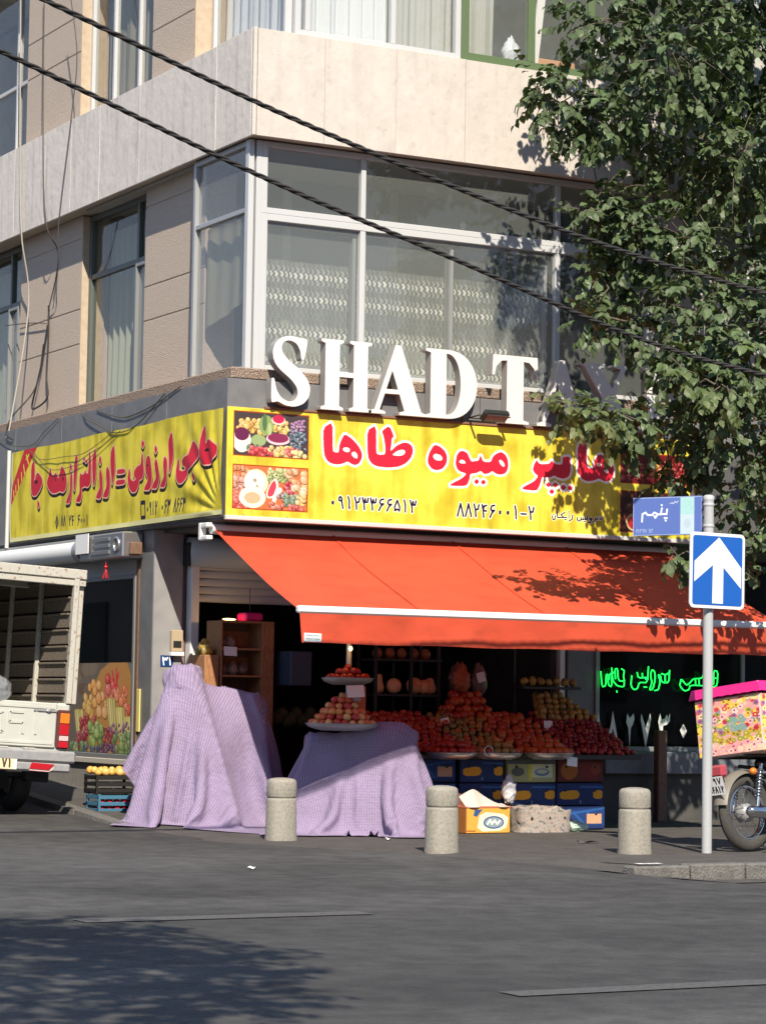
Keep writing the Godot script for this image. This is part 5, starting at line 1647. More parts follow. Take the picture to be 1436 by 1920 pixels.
	for y in [.5, .84, 1.11, 1.37, 1.62, 1.87]:
		s = mb()
		box(s, Vector3(.021, y, .015), Vector3(.419, y + .02, .318), .003)
		part("shelf_board", s, M.wood, o)
	s = mb()
	box(s, Vector3(.02, 1.66, .015), Vector3(.42, 1.80, .03)); box(s, Vector3(.02, 1.43, .015), Vector3(.42, 1.56, .03))
	part("plank", s, M.wood, o)
	k = 0
	for q in [[.23, 1.642], [.31, 1.642], [.24, 1.392], [.34, 1.392], [.44, 1.392], [.30, 1.132]]:
		bag(Vector3(q[0] + .0, q[1], -.92), Vector3(.05, .055, .05), mat(lin(.30, .24, .20) if k % 2 else lin(.16, .11, .09), .3), "small_bag", ["brown packet at the outer end of the upper shelf board", "pale packet next to the brown one on the upper shelf board", "brown packet at the outer end of the middle shelf board", "pale packet in the middle of the middle shelf board", "brown packet at the inner end of the middle shelf board", "pale packet on the lower shelf board"][k], 70 + k)
		k += 1
	tag_card(Vector3(.255, 1.565, -.79), .13, .085, "white price card on the wooden shelf", -.04)
	s = mb()
	box(s, Vector3(-.0, .55, -1.16), Vector3(.145, 1.57, -.80), .006)
	solo("wooden_crate", s, M.wood, "narrow wooden crate between the shelf and the shutter rail", "crate")
	heap("quince", lemon, yellow, Vector3(.07, 1.57, -.95), .06, .03, 2, "yellow quince on the narrow wooden crate by the shutter rail", "quince", "yellow quinces on the narrow crate")
	s = mb()
	box(s, Vector3(.43, 1.892, -1.05), Vector3(.62, 1.97, -.86), .02)
	o = solo("pink_box", s, M.pink, "pink box on top of the wooden shelf", "box")
	s = mb()
	tube(s, [Vector3(.52, 2.2, -.95), Vector3(.52, 1.97, -.95)], .004, 5)
	part("string", s, M.cable, o)
	# the lit strip on the shelf and the lit bulb under the awning
	lamp_lit(Vector3(.30, 1.905, -.93), Vector3(.07, .010, .010), "small lit strip lamp on the wooden shelf", .02)
	lamp_lit(Vector3(.70, 1.625, .72), Vector3(.018, .022, .018), "lit bulb hanging under the edge of the awning", .012)
	s = mb()
	tube(s, [Vector3(.70, 1.64, .72), Vector3(.70, 2.35, .72)], .004, 5)
	solo("lamp_cord", s, M.cable, "black cord that carries the lit bulb under the awning", "cord")
	# two-tier stand of round trays
	o = thing("tray_stand", "pale pole stand with two round trays of fruit", "stand", Vector3(.76, 0, .58))
	s = mb()
	tube(s, [Vector3(0, .0, 0), Vector3(0, 1.78, 0)], .024, 10)
	part("pole", s, mat(lin(.38, .36, .36), .5), o)
	s = mb()
	box(s, Vector3(-.09, 1.16, .0), Vector3(.10, 1.24, .05), .006)
	part("bracket", s, M.grey_metal, o)
	dish(Vector3(.74, 1.315, .60), .225, M.grey_metal, "upper round tray on the pole stand")
	heap("nectarine", apple, reds, Vector3(.74, 1.335, .60), .16, .034, 2, "dark nectarine on the upper round tray", "nectarine", "nectarines on the upper round tray")
	dish(Vector3(.66, .915, .66), .315, M.grey_metal, "lower round tray with a tall heap of blushed apples")
	heap("apple", apple, blush, Vector3(.66, .935, .66), .265, .034, 5, "blushed apple in the tall heap on the lower round tray", "apple", "blushed apples on the lower round tray")
	s = mb()
	box(s, Vector3(.84, .98, .40), Vector3(.97, 1.30, .52), .006)
	solo("orange_carton", s, mat(lin(.60, .16, .06), .8), "upright orange carton behind the heap of blushed apples", "carton")
	tag_card(Vector3(.70, 1.20, .84), .17, .105, "white price card below the upper round tray", .05)
	s = mb()
	box(s, Vector3(.78, 1.3, -.9), Vector3(1.0, 1.62, -.6), .01)
	solo("blue_crate", s, mat(lin(.03, .05, .09), .6), "dark blue crate in the gloom behind the pole stand", "crate")
	for q in [[.95, .55], [1.15, .5], [1.35, .6]]:
		pass
	s = mb()
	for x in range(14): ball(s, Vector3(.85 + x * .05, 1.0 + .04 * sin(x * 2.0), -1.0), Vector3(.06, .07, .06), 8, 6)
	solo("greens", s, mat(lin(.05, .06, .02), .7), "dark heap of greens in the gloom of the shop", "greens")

func lamp_lit(at: Vector3, r: Vector3, label: String, e: float) -> void:
	var s := mb()
	ball(s, Vector3.ZERO, r, 12, 8)
	var m := mat(Color(1, .93, .75), .4)
	m.emission_enabled = true; m.emission = Color(1, .85, .55); m.emission_energy_multiplier = 3.0
	var o := solo("lit_lamp", s, m, label, "lamp")
	o.position = at
	var l := OmniLight3D.new()
	l.name = "lamp_light"
	o.add_child(l, true)
	l.light_color = Color(1, .8, .5); l.light_energy = e; l.omni_range = 5.0; l.omni_attenuation = 2.0; l.light_size = .02; l.shadow_enabled = true

# ---------- lilac sheets over the stalls ----------
func sheet_mat() -> StandardMaterial3D:
	var img := Image.create(256, 256, false, Image.FORMAT_RGB8)
	for y in 256:
		for x in 256:
			var a := .5 + .5 * cos(x * TAU / 21.333); var b := .5 + .5 * cos(y * TAU / 21.333)
			var l := pow(a, 3.0) * .55 + pow(b, 3.0) * .12 + (.28 if a > .75 and b > .75 else 0.0)
			img.set_pixel(x, y, lin(lerpf(.255, .41, l), lerpf(.20, .335, l), lerpf(.35, .485, l)))
	var m := print_mat(img, .75)
	m.texture_repeat = true
	m.uv1_scale = Vector3(3.6, 3.6, 1)
	m.normal_enabled = true; m.normal_texture = bump_tex(68, .012, 9.0, 4, 512); m.normal_scale = .85
	m.rim_enabled = true; m.rim = .2
	m.detail_enabled = true; m.detail_blend_mode = BaseMaterial3D.BLEND_MODE_MUL
	m.detail_albedo = noise_tex(69, .01, [Color(.86, .85, .84), Color(.97, .97, .96), Color(1, 1, 1)], 5, 256)
	m.detail_uv_layer = BaseMaterial3D.DETAIL_UV_2
	m.uv2_triplanar = true; m.uv2_world_triplanar = true; m.uv2_scale = Vector3(.9, .9, .9)
	m.backlight_enabled = true; m.backlight = lin(.10, .07, .13)
	return m

# lets a square of cloth fall over a solid and settle; gives its points row by row. «high» tells the height of the solid at (along, towards the road)
func settle(nx: int, ny: int, cell: float, start: Vector3, e: Vector3, nn: Vector3, high: Callable, origin: Vector3, steps: int, sd: int) -> PackedVector3Array:
	var r := RandomNumberGenerator.new(); r.seed = sd
	var p := PackedVector3Array(); var old := PackedVector3Array()
	for j in ny:
		for i in nx:
			# laid with a little slack, so that it wrinkles
			p.append(start + e * ((i - (nx - 1) * .5) * cell * .95) + nn * (((ny - 1) * .5 - j) * cell * .95) + Vector3(0, r.randf_range(-.02, .02), 0))
	old = p.duplicate()
	var ca := PackedInt32Array(); var cb := PackedInt32Array(); var cl := PackedFloat32Array(); var ck := PackedFloat32Array()
	for j in ny:
		for i in nx:
			for q in [[1, 0, .5], [0, 1, .5], [1, 1, .22], [-1, 1, .22], [3, 0, .02], [0, 3, .02]]:
				var i2: int = i + q[0]; var j2: int = j + q[1]
				if i2 < 0 or i2 >= nx or j2 >= ny: continue
				ca.append(j * nx + i); cb.append(j2 * nx + i2)
				cl.append(Vector2(q[0], q[1]).length() * cell); ck.append(q[2])
	var m := ca.size()
	for step in steps:
		for i in p.size():
			var now := p[i]
			p[i] = now + (now - old[i]) * .965 + Vector3(0, -.0030, 0)
			old[i] = now
		for it in 4:
			for k in m:
				var x := ca[k]; var y := cb[k]
				var d := p[y] - p[x]
				var l := d.length()
				if ck[k] < .1 and l > cl[k] * .92: continue
				d *= ck[k] * (l - cl[k]) / maxf(l, .0001)
				p[x] += d; p[y] -= d
		for i in p.size():
			var q := p[i] - origin
			var s_ := q.dot(e); var n_ := q.dot(nn)
			var h: float = high.call(s_, n_)
			var touch := false
			if p[i].y < h:
				var gs: float = (float(high.call(s_ + .02, n_)) - h) / .02
				var gn: float = (float(high.call(s_, n_ + .02)) - h) / .02
				var len2 := 1.0 + gs * gs + gn * gn
				var push := (h - p[i].y) / len2
				p[i] += Vector3(0, push, 0) - e * (gs * push) - nn * (gn * push)
				touch = true
			var floor_y := pave_y(p[i].x, p[i].z) + .012
			if p[i].y < floor_y:
				p[i].y = floor_y
				touch = true
			if touch: old[i] = old[i].lerp(p[i], .55)
	return p

func drape(label: String, p: PackedVector3Array, nx: int, ny: int, cell: float, m: Material) -> void:
	var at := func(i: int, j: int) -> Vector3: return p[clampi(j, 0, ny - 1) * nx + clampi(i, 0, nx - 1)]
	var s := mb()
	var k := 3
	var row := func(fi: float, j: int) -> Vector3:
		var i := int(floor(fi))
		var a: Vector3 = at.call(i, j)
		return a.cubic_interpolate(at.call(i + 1, j), at.call(i - 1, j), at.call(i + 2, j), fi - i)
	sheet(s, (nx - 1) * k, (ny - 1) * k, func(u: float, v: float) -> Vector3:
		var fj := v * (ny - 1); var fi := u * (nx - 1)
		var j := mini(int(floor(fj)), ny - 2)
		var a: Vector3 = row.call(fi, j)
		var q := a.cubic_interpolate(row.call(fi, j + 1), row.call(fi, j - 1), row.call(fi, j + 2), fj - j)
		return Vector3(q.x, maxf(q.y, pave_y(q.x, q.z) + .006), q.z), Vector2(nx * cell, ny * cell), false)
	solo("lilac_sheet", s, m, label, "dust sheet")

func covered_stalls() -> void:
	var m := sheet_mat()
	var e := Vector3(.877, 0, .48); var nn := Vector3(-.48, 0, .877)
	# the tall stack tapers to a narrow top; a lower stack stands behind it
	var o1 := Vector3(-1.0, 0, -.45)
	var tall := func(s_: float, n_: float) -> float:
		var a := minf(minf(1.455, 1.455 - (.45 - s_) * 4.0), minf(1.455 - (s_ - .70) * 3.2, minf(1.455 - (n_ + .06) * 5.0, 1.455 - (-.30 - n_) * 5.0)))
		var b := minf(minf(1.245 + .03 * sin(s_ * 9.0), 1.245 - (.84 - s_) * 8.0), minf(1.245 - (s_ - 1.27) * 8.0, minf(1.245 - (n_ + .26) * 8.0, 1.245 - (-.62 - n_) * 8.0)))
		return maxf(a, b)
	drape("tall lilac checked dust sheet draped to a peak over stock beside the column", settle(46, 47, .052, o1 + e * .745 + nn * -.25 + Vector3(0, 1.50, 0), e, nn, tall, o1, 170, 3), 46, 47, .052, m)
	var o2 := Vector3(.325, 0, .338)
	var low := func(s_: float, n_: float) -> float:
		var top := lerpf(.875, .985, smoothstep(.35, .8, s_)) - .10 * smoothstep(.95, 1.15, s_)
		return minf(minf(top, top - (.14 - s_) * 6.0), minf(top - (s_ - 1.10) * 10.0, minf(top - (n_ - .12) * 4.5, top - (-.45 - n_) * 6.0)))
	drape("low lilac checked dust sheet rounded over crates behind the concrete bollards", settle(40, 41, .051, o2 + e * .56 + nn * -.10 + Vector3(0, 1.03, 0), e, nn, low, o2, 150, 4), 40, 41, .051, m)
	# crates of goods at the foot of the tall sheet
	var o := thing("plastic_crate", "black plastic crate of orange fruit beside the tall lilac sheet", "crate", Vector3(-.70, .30, -1.28))
	var s := mb()
	var slats := func(t: Node, m2: Material, y0: float) -> void:
		for y in 3:
			for q in [[Vector3(-.19, y * .06, .13), Vector3(.19, y * .06 + .035, .145)], [Vector3(-.19, y * .06, -.145), Vector3(.19, y * .06 + .035, -.13)], [Vector3(-.2, y * .06, -.145), Vector3(-.186, y * .06 + .035, .145)], [Vector3(.186, y * .06, -.145), Vector3(.2, y * .06 + .035, .145)]]:
				var k := mb()
				box(k, q[0], q[1], .003)
				part("slat", k, m2, t)
		var k2 := mb()
		box(k2, Vector3(-.19, -.01, -.135), Vector3(.19, .0, .135))
		for c in [[-.2, -.145], [.18, -.145], [-.2, .125], [.18, .125]]: box(k2, Vector3(c[0], -.01, c[1]), Vector3(c[0] + .022, .165, c[1] + .022))
		part("crate_frame", k2, m2, t)
	slats.call(o, M.black, 0.0)
	var yl := tones([lin(.72, .38, .08), lin(.74, .45, .14)])
	var bm := ball_mesh(Vector3(.035, .033, .035))
	for i in 5:
		for j in 3: fruit("apricot", bm, yl[(i + j) % 2], Vector3(-.85 + i * .07 + rng.randf_range(-.01, .01), .475 + rng.randf() * .03, -1.38 + j * .085), "apricot heaped in the black plastic crate", "apricot", "apricots in the black crate")
	o = thing("plastic_crate", "blue plastic crate of red goods under the black crate", "crate", Vector3(-.70, .125, -1.22))
	slats.call(o, mat(lin(.05, .16, .26), .5), 0.0)
	for i in 5:
		for j in 2: fruit("tomato", bm, M.red_lens, Vector3(-.85 + i * .075, .165 + .06 * j, -1.13), "red tomato showing between the slats of the blue crate", "tomato", "tomatoes in the blue crate")
	s = mb()
	box(s, Vector3(-.60, .50, -1.10), Vector3(-.52, .64, -1.095))
	solo("price_card", s, M.paper, "white price card over the black crate by the shop window", "price card")

# ---------- bollards, the sign pole ----------
func street_furniture() -> void:
	var o := thing("bollard", "round concrete bollard between the two lilac sheets", "bollard", Vector3(-.265, .0, 1.355), 0.0, "concrete bollards at the pavement edge")
	var s := mb()
	lathe(s, [Vector2(.001, -.05), Vector2(.136, -.05), Vector2(.136, .01), Vector2(.131, .05), Vector2(.127, .33), Vector2(.122, .348), Vector2(.112, .353)], 36)
	part("bollard_body", s, M.concrete, o)
	s = mb()
	lathe(s, [Vector2(.112, .352), Vector2(.121, .358), Vector2(.126, .37), Vector2(.125, .478), Vector2(.118, .498), Vector2(.10, .510), Vector2(.05, .519), Vector2(.001, .521)], 36)
	part("bollard_cap", s, M.concrete, o)
	copy(o, Vector3(.205, 0, 3.21), "round concrete bollard next to the orange and cream carton", 1.0)
	copy(o, Vector3(1.655, 0, 3.735), "round concrete bollard standing nearest the sign pole", 2.2)
	# pole
	o = thing("sign_pole", "grey galvanised steel pole that carries the blue signs", "pole", Vector3(2.29, 0, 3.82))
	s = mb()
	tube(s, [Vector3(0, -.1, 0), Vector3(0, 2.85, 0)], .0405, 20)
	part("pole", s, M.galvanised, o)
	s = mb()
	lathe(s, [Vector2(.043, 2.82), Vector2(.045, 2.85), Vector2(.03, 2.862), Vector2(.001, 2.865)], 20)
	part("pole_cap", s, mat(lin(.42, .43, .45), .5), o)
	for y in [2.77, 2.60]:
		s = mb()
		lathe(s, [Vector2(.042, y), Vector2(.046, y + .005), Vector2(.046, y + .02), Vector2(.042, y + .025)], 20)
		part("clamp", s, mat(lin(.42, .43, .45), .5), o)
	# one-way sign
	var blue := mat(lin(.012, .10, .42), .35)
	o = thing("one_way_sign", "blue one way sign with a white arrow pointing up", "traffic sign", Vector3(2.325, 2.25, 3.895))
	o.rotation.z = -.012
	var rr := func(w: float, h: float, r: float) -> PackedVector2Array:
		var p := PackedVector2Array()
		for q in [[1, 1, 0], [-1, 1, 1], [-1, -1, 2], [1, -1, 3]]:
			for i in 6:
				var a: float = PI / 2 * (q[2] + i / 5.0)
				p.append(Vector2(q[0] * (w / 2 - r) + cos(a) * r, q[1] * (h / 2 - r) + sin(a) * r))
		return p
	s = mb()
	prism(s, rr.call(.535, .605, .04), -.012, .0)
	part("plate", s, mat(lin(.70, .72, .74), .35), o)
	s = mb()
	prism(s, rr.call(.485, .555, .022), .0005, .0025)
	part("blue_field", s, blue, o)
	s = mb()
	var arrow := PackedVector2Array([Vector2(.01, .268), Vector2(.232, .03), Vector2(.232, -.135), Vector2(.055, .03), Vector2(.055, -.262), Vector2(-.05, -.262), Vector2(-.048, .045), Vector2(-.228, -.095), Vector2(-.228, .068)])
	prism(s, arrow, .003, .0045)
	part("arrow", s, mat(lin(.76, .77, .77), .4), o)
	s = mb()
	for y in [-.2, .2]: box(s, Vector3(-.09, y - .015, -.045), Vector3(.03, y + .015, -.012), .003)
	part("bracket", s, M.galvanised, o)
	# street name plate
	var img := Image.create(512, 256, false, Image.FORMAT_RGB8)
	img.fill(Color(.36, .45, .72))
	img.fill_rect(Rect2i(0, 0, 512, 5), Color(.60, .66, .80)); img.fill_rect(Rect2i(0, 250, 512, 6), Color(.58, .64, .78)); img.fill_rect(Rect2i(0, 0, 5, 256), Color(.62, .68, .82))
	img.fill_rect(Rect2i(358, 4, 104, 116), Color(.66, .82, .82)); img.fill_rect(Rect2i(358, 120, 104, 130), Color(.74, .82, .86))
	for k in 14:
		var p := Vector2(366 + rng.randf() * 84, 10 + rng.randf() * 100)
		stroke(img, PackedVector2Array([p, p + Vector2(rng.randf_range(-24, 24), rng.randf_range(-16, 16))]), 1.6, Color(.58, .78, .76))
	disc(img, Vector2(410, 180), Vector2(26, 30), Color(.70, .78, .82))
	for k in STREET_STROKES: stroke(img, pts2(k), 6.5, Color(.90, .92, .94))
	stroke(img, pts2([282, 44, 296, 38, 306, 46, 318, 30, 330, 40, 340, 28]), 3, Color(.76, .80, .88))
	var fx := 26.0
	for c in [[[0, 0, 0, 22], [0, 0, 12, 0], [0, 10, 10, 10]], [[0, 0, 0, 22]], [[0, 0, 0, 22], [0, 0, 12, 0], [0, 10, 10, 10]], [[6, 0, 6, 22], [0, 0, 13, 0]], [[0, 0, 0, 22], [12, 0, 12, 22], [0, 11, 12, 11]], [], [[12, 2, 4, 0, 0, 5, 12, 14, 10, 21, 0, 20]], [[6, 0, 6, 22], [0, 0, 13, 0]]]:
		for k in c:
			var p := PackedVector2Array()
			for i in range(0, k.size(), 2): p.append(Vector2(fx + k[i], 214 + k[i + 1]))
			stroke(img, p, 2.4, Color(.62, .68, .82))
		fx += 17.0 if c.size() != 1 or c[0].size() > 4 else 11.0
	o = thing("street_name_sign", "pale blue street name plate fixed to the top of the pole", "street sign", Vector3(2.285, 2.545, 3.80), -1.076)
	s = mb()
	box(s, Vector3(-.665, .0, -.022), Vector3(-.045, .315, .0), .006)
	part("panel", s, mat(lin(.16, .22, .48), .4), o)
	s = mb()
	card(s, Vector3(-.662, .003, .002), Vector3(-.05, .003, .002), Vector3(-.05, .312, .002), Vector3(-.662, .312, .002))
	part("printed_face", s, print_mat(img, .4), o)
	s = mb()
	for y in [.03, .25]: box(s, Vector3(-.05, y, -.03), Vector3(.03, y + .03, -.018), .002)
	part("bracket", s, M.galvanised, o)

# ---------- motorcycle with a delivery box ----------
func motorcycle() -> void:
	var at := Vector3(2.76, 0.0, 3.75)
	var o := thing("motorcycle", "old black motorcycle leaning on its stand beyond the sign pole", "motorcycle", at, .245)
	o.rotation.x = -.13
	var s: SurfaceTool
	for w in [[0.0, "rear"], [1.24, "front"]]:
		var c := Vector3(w[0], .315, 0)
		s = mb()
		torus(s, c, Vector3.BACK, .262, Vector2(.052, .046), 48, 12)
		var t := part("tyre", s, rough_mat(noise_tex(64, .05, [lin(.035, .033, .03), lin(.075, .07, .062)], 4, 256), Vector3(.3, .3, .3), .85), o)
		s = mb()
		torus(s, c, Vector3.BACK, .212, Vector2(.016, .03), 48, 8)
		part("rim", s, M.chrome, t)
		s = mb()
		for k in 18:
			var a := TAU * k / 18
			var d := Vector3(cos(a), sin(a), 0); var e := Vector3(cos(a + .35), sin(a + .35), 0)
			tube(s, [c + e * .05 + Vector3(0, 0, .04 if k % 2 else -.04), c + d * .205], .0035, 5, false)
		part("spokes", s, M.chrome, t)
		s = mb()
		lathe(s, [Vector2(.001, -.07), Vector2(.05, -.07), Vector2(.075, -.05), Vector2(.075, .03), Vector2(.04, .06), Vector2(.001, .06)], 20, Transform3D(Basis(Vector3.RIGHT, PI / 2), c))
		part("hub", s, M.grey_metal, t)
		s = mb()
		s.set_smooth_group(0)
		var arc := []
		var a0 := .35 if w[0] == 0.0 else .5
		sheet(s, 24, 8, func(u: float, v: float) -> Vector3:
			var a := lerpf(a0, 2.95 if w[0] == 0.0 else 2.5, u)
			var q := lerpf(-1, 1, v)
			var r := .348 - .035 * q * q
			return c + Vector3(cos(a) * r, sin(a) * r, q * .075))
		part("fender", s, mat(lin(.19, .175, .15), .4) if w[0] == 0.0 else M.chrome, o)
	# frame, shocks and stand
	s = mb()
	for z in [-.1, .1]:
		bar(s, Vector3(0, .315, z), Vector3(.46, .36, z), .035, .04); tube(s, [Vector3(.1, .70, z), Vector3(.62, .66, z), Vector3(.85, .76, z * .5)], .016, 8); tube(s, [Vector3(.46, .36, z), Vector3(.62, .66, z)], .016, 8)
	tube(s, [Vector3(.85, .80, 0), Vector3(.78, .24, 0), Vector3(.46, .22, 0)], .02, 8)
	part("bike_frame", s, M.iron, o)
	for z in [-.125, .125]:
		s = mb()
		tube(s, [Vector3(.0, .33, z), Vector3(.10, .70, z)], .016, 10)
		for k in 9:
			torus(s, Vector3(.0, .33, z).lerp(Vector3(.10, .70, z), .30 + k * .07), Vector3(.26, .96, 0), .026, Vector2(.006, .006), 16, 6)
		part("shock_absorber", s, M.chrome, o)
	s = mb()
	tube(s, [Vector3(.42, .24, .12), Vector3(.20, .12, .16), Vector3(-.04, .03, .20)], .012, 8)
	part("stand", s, M.chrome, o)
	# engine, exhaust, tank, seat, fork
	s = mb()
	box(s, Vector3(.48, .2, -.12), Vector3(.80, .42, .12), .03); box(s, Vector3(.60, .42, -.08), Vector3(.76, .62, .08), .02)
	for k in 6: box(s, Vector3(.58, .44 + k * .03, -.10), Vector3(.78, .452 + k * .03, .10))
	part("engine", s, M.grey_metal, o)
	s = mb()
	lathe(s, [Vector2(.001, 0), Vector2(.03, .0), Vector2(.046, .03), Vector2(.052, .3), Vector2(.040, .52), Vector2(.02, .62), Vector2(.02, .66)], 18, Transform3D(Basis(Vector3(0, 0, -1), Vector3(1, -.06, 0), Vector3(0, 1, 0)), Vector3(-.17, .315, .17)))
	tube(s, [Vector3(.48, .275, .17), Vector3(.70, .24, .15), Vector3(.84, .36, .08)], .018, 8)
	part("exhaust", s, M.chrome, o)
	s = mb()
	box(s, Vector3(.30, .66, -.12), Vector3(.78, .755, .12), .04)
	part("seat", s, M.black, o)
	s = mb()
	ball(s, Vector3(.96, .80, 0), Vector3(.24, .13, .13), 20, 12)
	part("fuel_tank", s, M.iron, o)
	s = mb()
	for z in [-.09, .09]: tube(s, [Vector3(1.24, .315, z), Vector3(1.06, .92, z)], .02, 10)
	part("front_fork", s, M.chrome, o)
	s = mb()
	tube(s, [Vector3(.92, 1.02, -.36), Vector3(1.02, .98, -.2), Vector3(1.05, .95, 0), Vector3(1.02, .98, .2), Vector3(.92, 1.02, .36)], .013, 8)
	part("handlebar", s, M.chrome, o)
	s = mb()
	ball(s, Vector3(1.17, .84, 0), Vector3(.08, .09, .09), 16, 10)
	part("headlight", s, M.clear_lens, o)
	s = mb()
	for z in [-.11, .11]: tube(s, [Vector3(.46, .765, z), Vector3(-.16, .770, z)], .011, 8)
	for x in [-.14, .1, .34]: tube(s, [Vector3(x, .768, -.11), Vector3(x, .768, .11)], .011, 8)
	part("luggage_rack", s, M.iron, o)
	s = mb()
	box(s, Vector3(-.34, .60, -.06), Vector3(-.26, .70, .08), .02)
	part("tail_light", s, mat(lin(.36, .05, .07), .25), o)
	for z in [-.16, .17]:
		s = mb()
		ball(s, Vector3(-.06, .635, z), Vector3(.035, .03, .03), 12, 8)
		part("turn_signal", s, M.amber_lens, o)
	var img := Image.create(128, 112, false, Image.FORMAT_RGB8)
	img.fill(Color(.88, .89, .90))
	digits(img, "197", Vector2(24, 12), Vector2(114, 12), 34, 4, Color(.12, .12, .16)); digits(img, "54812", Vector2(12, 62), Vector2(120, 62), 36, 4, Color(.12, .12, .16))
	s = mb()
	var px := Transform3D(Basis(Vector3.BACK, .25) * Basis(Vector3.UP, -PI / 2), Vector3(-.345, .46, .02))
	card(s, px * Vector3(-.09, .0, 0), px * Vector3(.09, 0, 0), px * Vector3(.09, .15, 0), px * Vector3(-.09, .15, 0))
	part("licence_plate", s, print_mat(img, .4), o)
	# the box on the rack
	img = Image.create(256, 256, false, Image.FORMAT_RGB8)
	img.fill(Color(.90, .66, .62))
	var cols := [Color(.92, .78, .26), Color(.86, .34, .38), Color(.93, .72, .74), Color(.55, .66, .26), Color(.60, .42, .58), Color(.94, .88, .62), Color(.80, .20, .26), Color(.50, .62, .60), Color(.95, .84, .80)]
	var r := RandomNumberGenerator.new(); r.seed = 8
	for k in 240:
		var c := Vector2(r.randf() * 256, r.randf() * 256)
		var col: Color = cols[r.randi() % cols.size()]
		if absf(c.y - 176) < 22: col = Color(.56, .62, .22).lerp(Color(.86, .70, .2), r.randf())
		if c.y > 205: col = Color(.92, .62, .66).lerp(Color(.93, .84, .76), r.randf())
		if c.x < 52 and r.randf() < .7: col = Color(.93, .82, .32)
		for i in 5: disc(img, c + Vector2(cos(i * 1.257), sin(i * 1.257)) * 6, Vector2(6, 6), col)
		disc(img, c, Vector2(4, 4), Color(.93, .84, .5) if k % 2 else Color(.6, .2, .3))
	for k in 14:
		var c := Vector2(160 + r.randf_range(-30, 30), 120 + r.randf_range(-26, 26))
		for i in 6: disc(img, c + Vector2(cos(i), sin(i)) * 9, Vector2(5, 5), Color(.52, .66, .62))
	var pm := print_mat(img, .45)
	o = thing("delivery_box", "flowery delivery box with a bright pink lid on the motorcycle rack", "delivery box", at, .245)
	o.rotation.x = -.13
	s = mb()
	box(s, Vector3(-.105, .782, -.342), Vector3(.425, 1.255, .342), .012)
	part("box_body", s, mat(lin(.62, .40, .34), .5), o)
	s = mb()
	card(s, Vector3(-.095, .792, .3435), Vector3(.415, .792, .3435), Vector3(.415, 1.245, .3435), Vector3(-.095, 1.245, .3435))
	card(s, Vector3(-.1065, .792, -.332), Vector3(-.1065, .792, .332), Vector3(-.1065, 1.245, .332), Vector3(-.1065, 1.245, -.332))
	part("flower_print", s, pm, o)
	s = mb()
	sheet(s, 1, 1, func(u: float, v: float) -> Vector3: return Vector3(lerpf(-.115, .435, u), 1.348, lerpf(-.352, .352, v)), Vector2.ONE)
	for q in [[Vector3(-.115, 1.347, .352), Vector3(.435, 1.347, .352), Vector3(0, 0, .02)], [Vector3(-.115, 1.347, -.352), Vector3(-.115, 1.347, .352), Vector3(-.02, 0, 0)], [Vector3(.435, 1.347, .352), Vector3(.435, 1.347, -.352), Vector3(.02, 0, 0)], [Vector3(.435, 1.347, -.352), Vector3(-.115, 1.347, -.352), Vector3(0, 0, -.02)]]:
		sheet(s, 28, 3, func(u: float, v: float) -> Vector3:
			var p: Vector3 = q[0].lerp(q[1], u)
			var end: Vector3 = p + q[2] * v + (q[0] - q[1]).normalized() * (.02 * v * (1.0 - 2.0 * u)) * 1.0
			return end + Vector3(0, -.085 * v + .006 * absf(sin(u * 26.0)) * v, 0), Vector2.ONE, true)
	part("lid", s, M.pink, o)

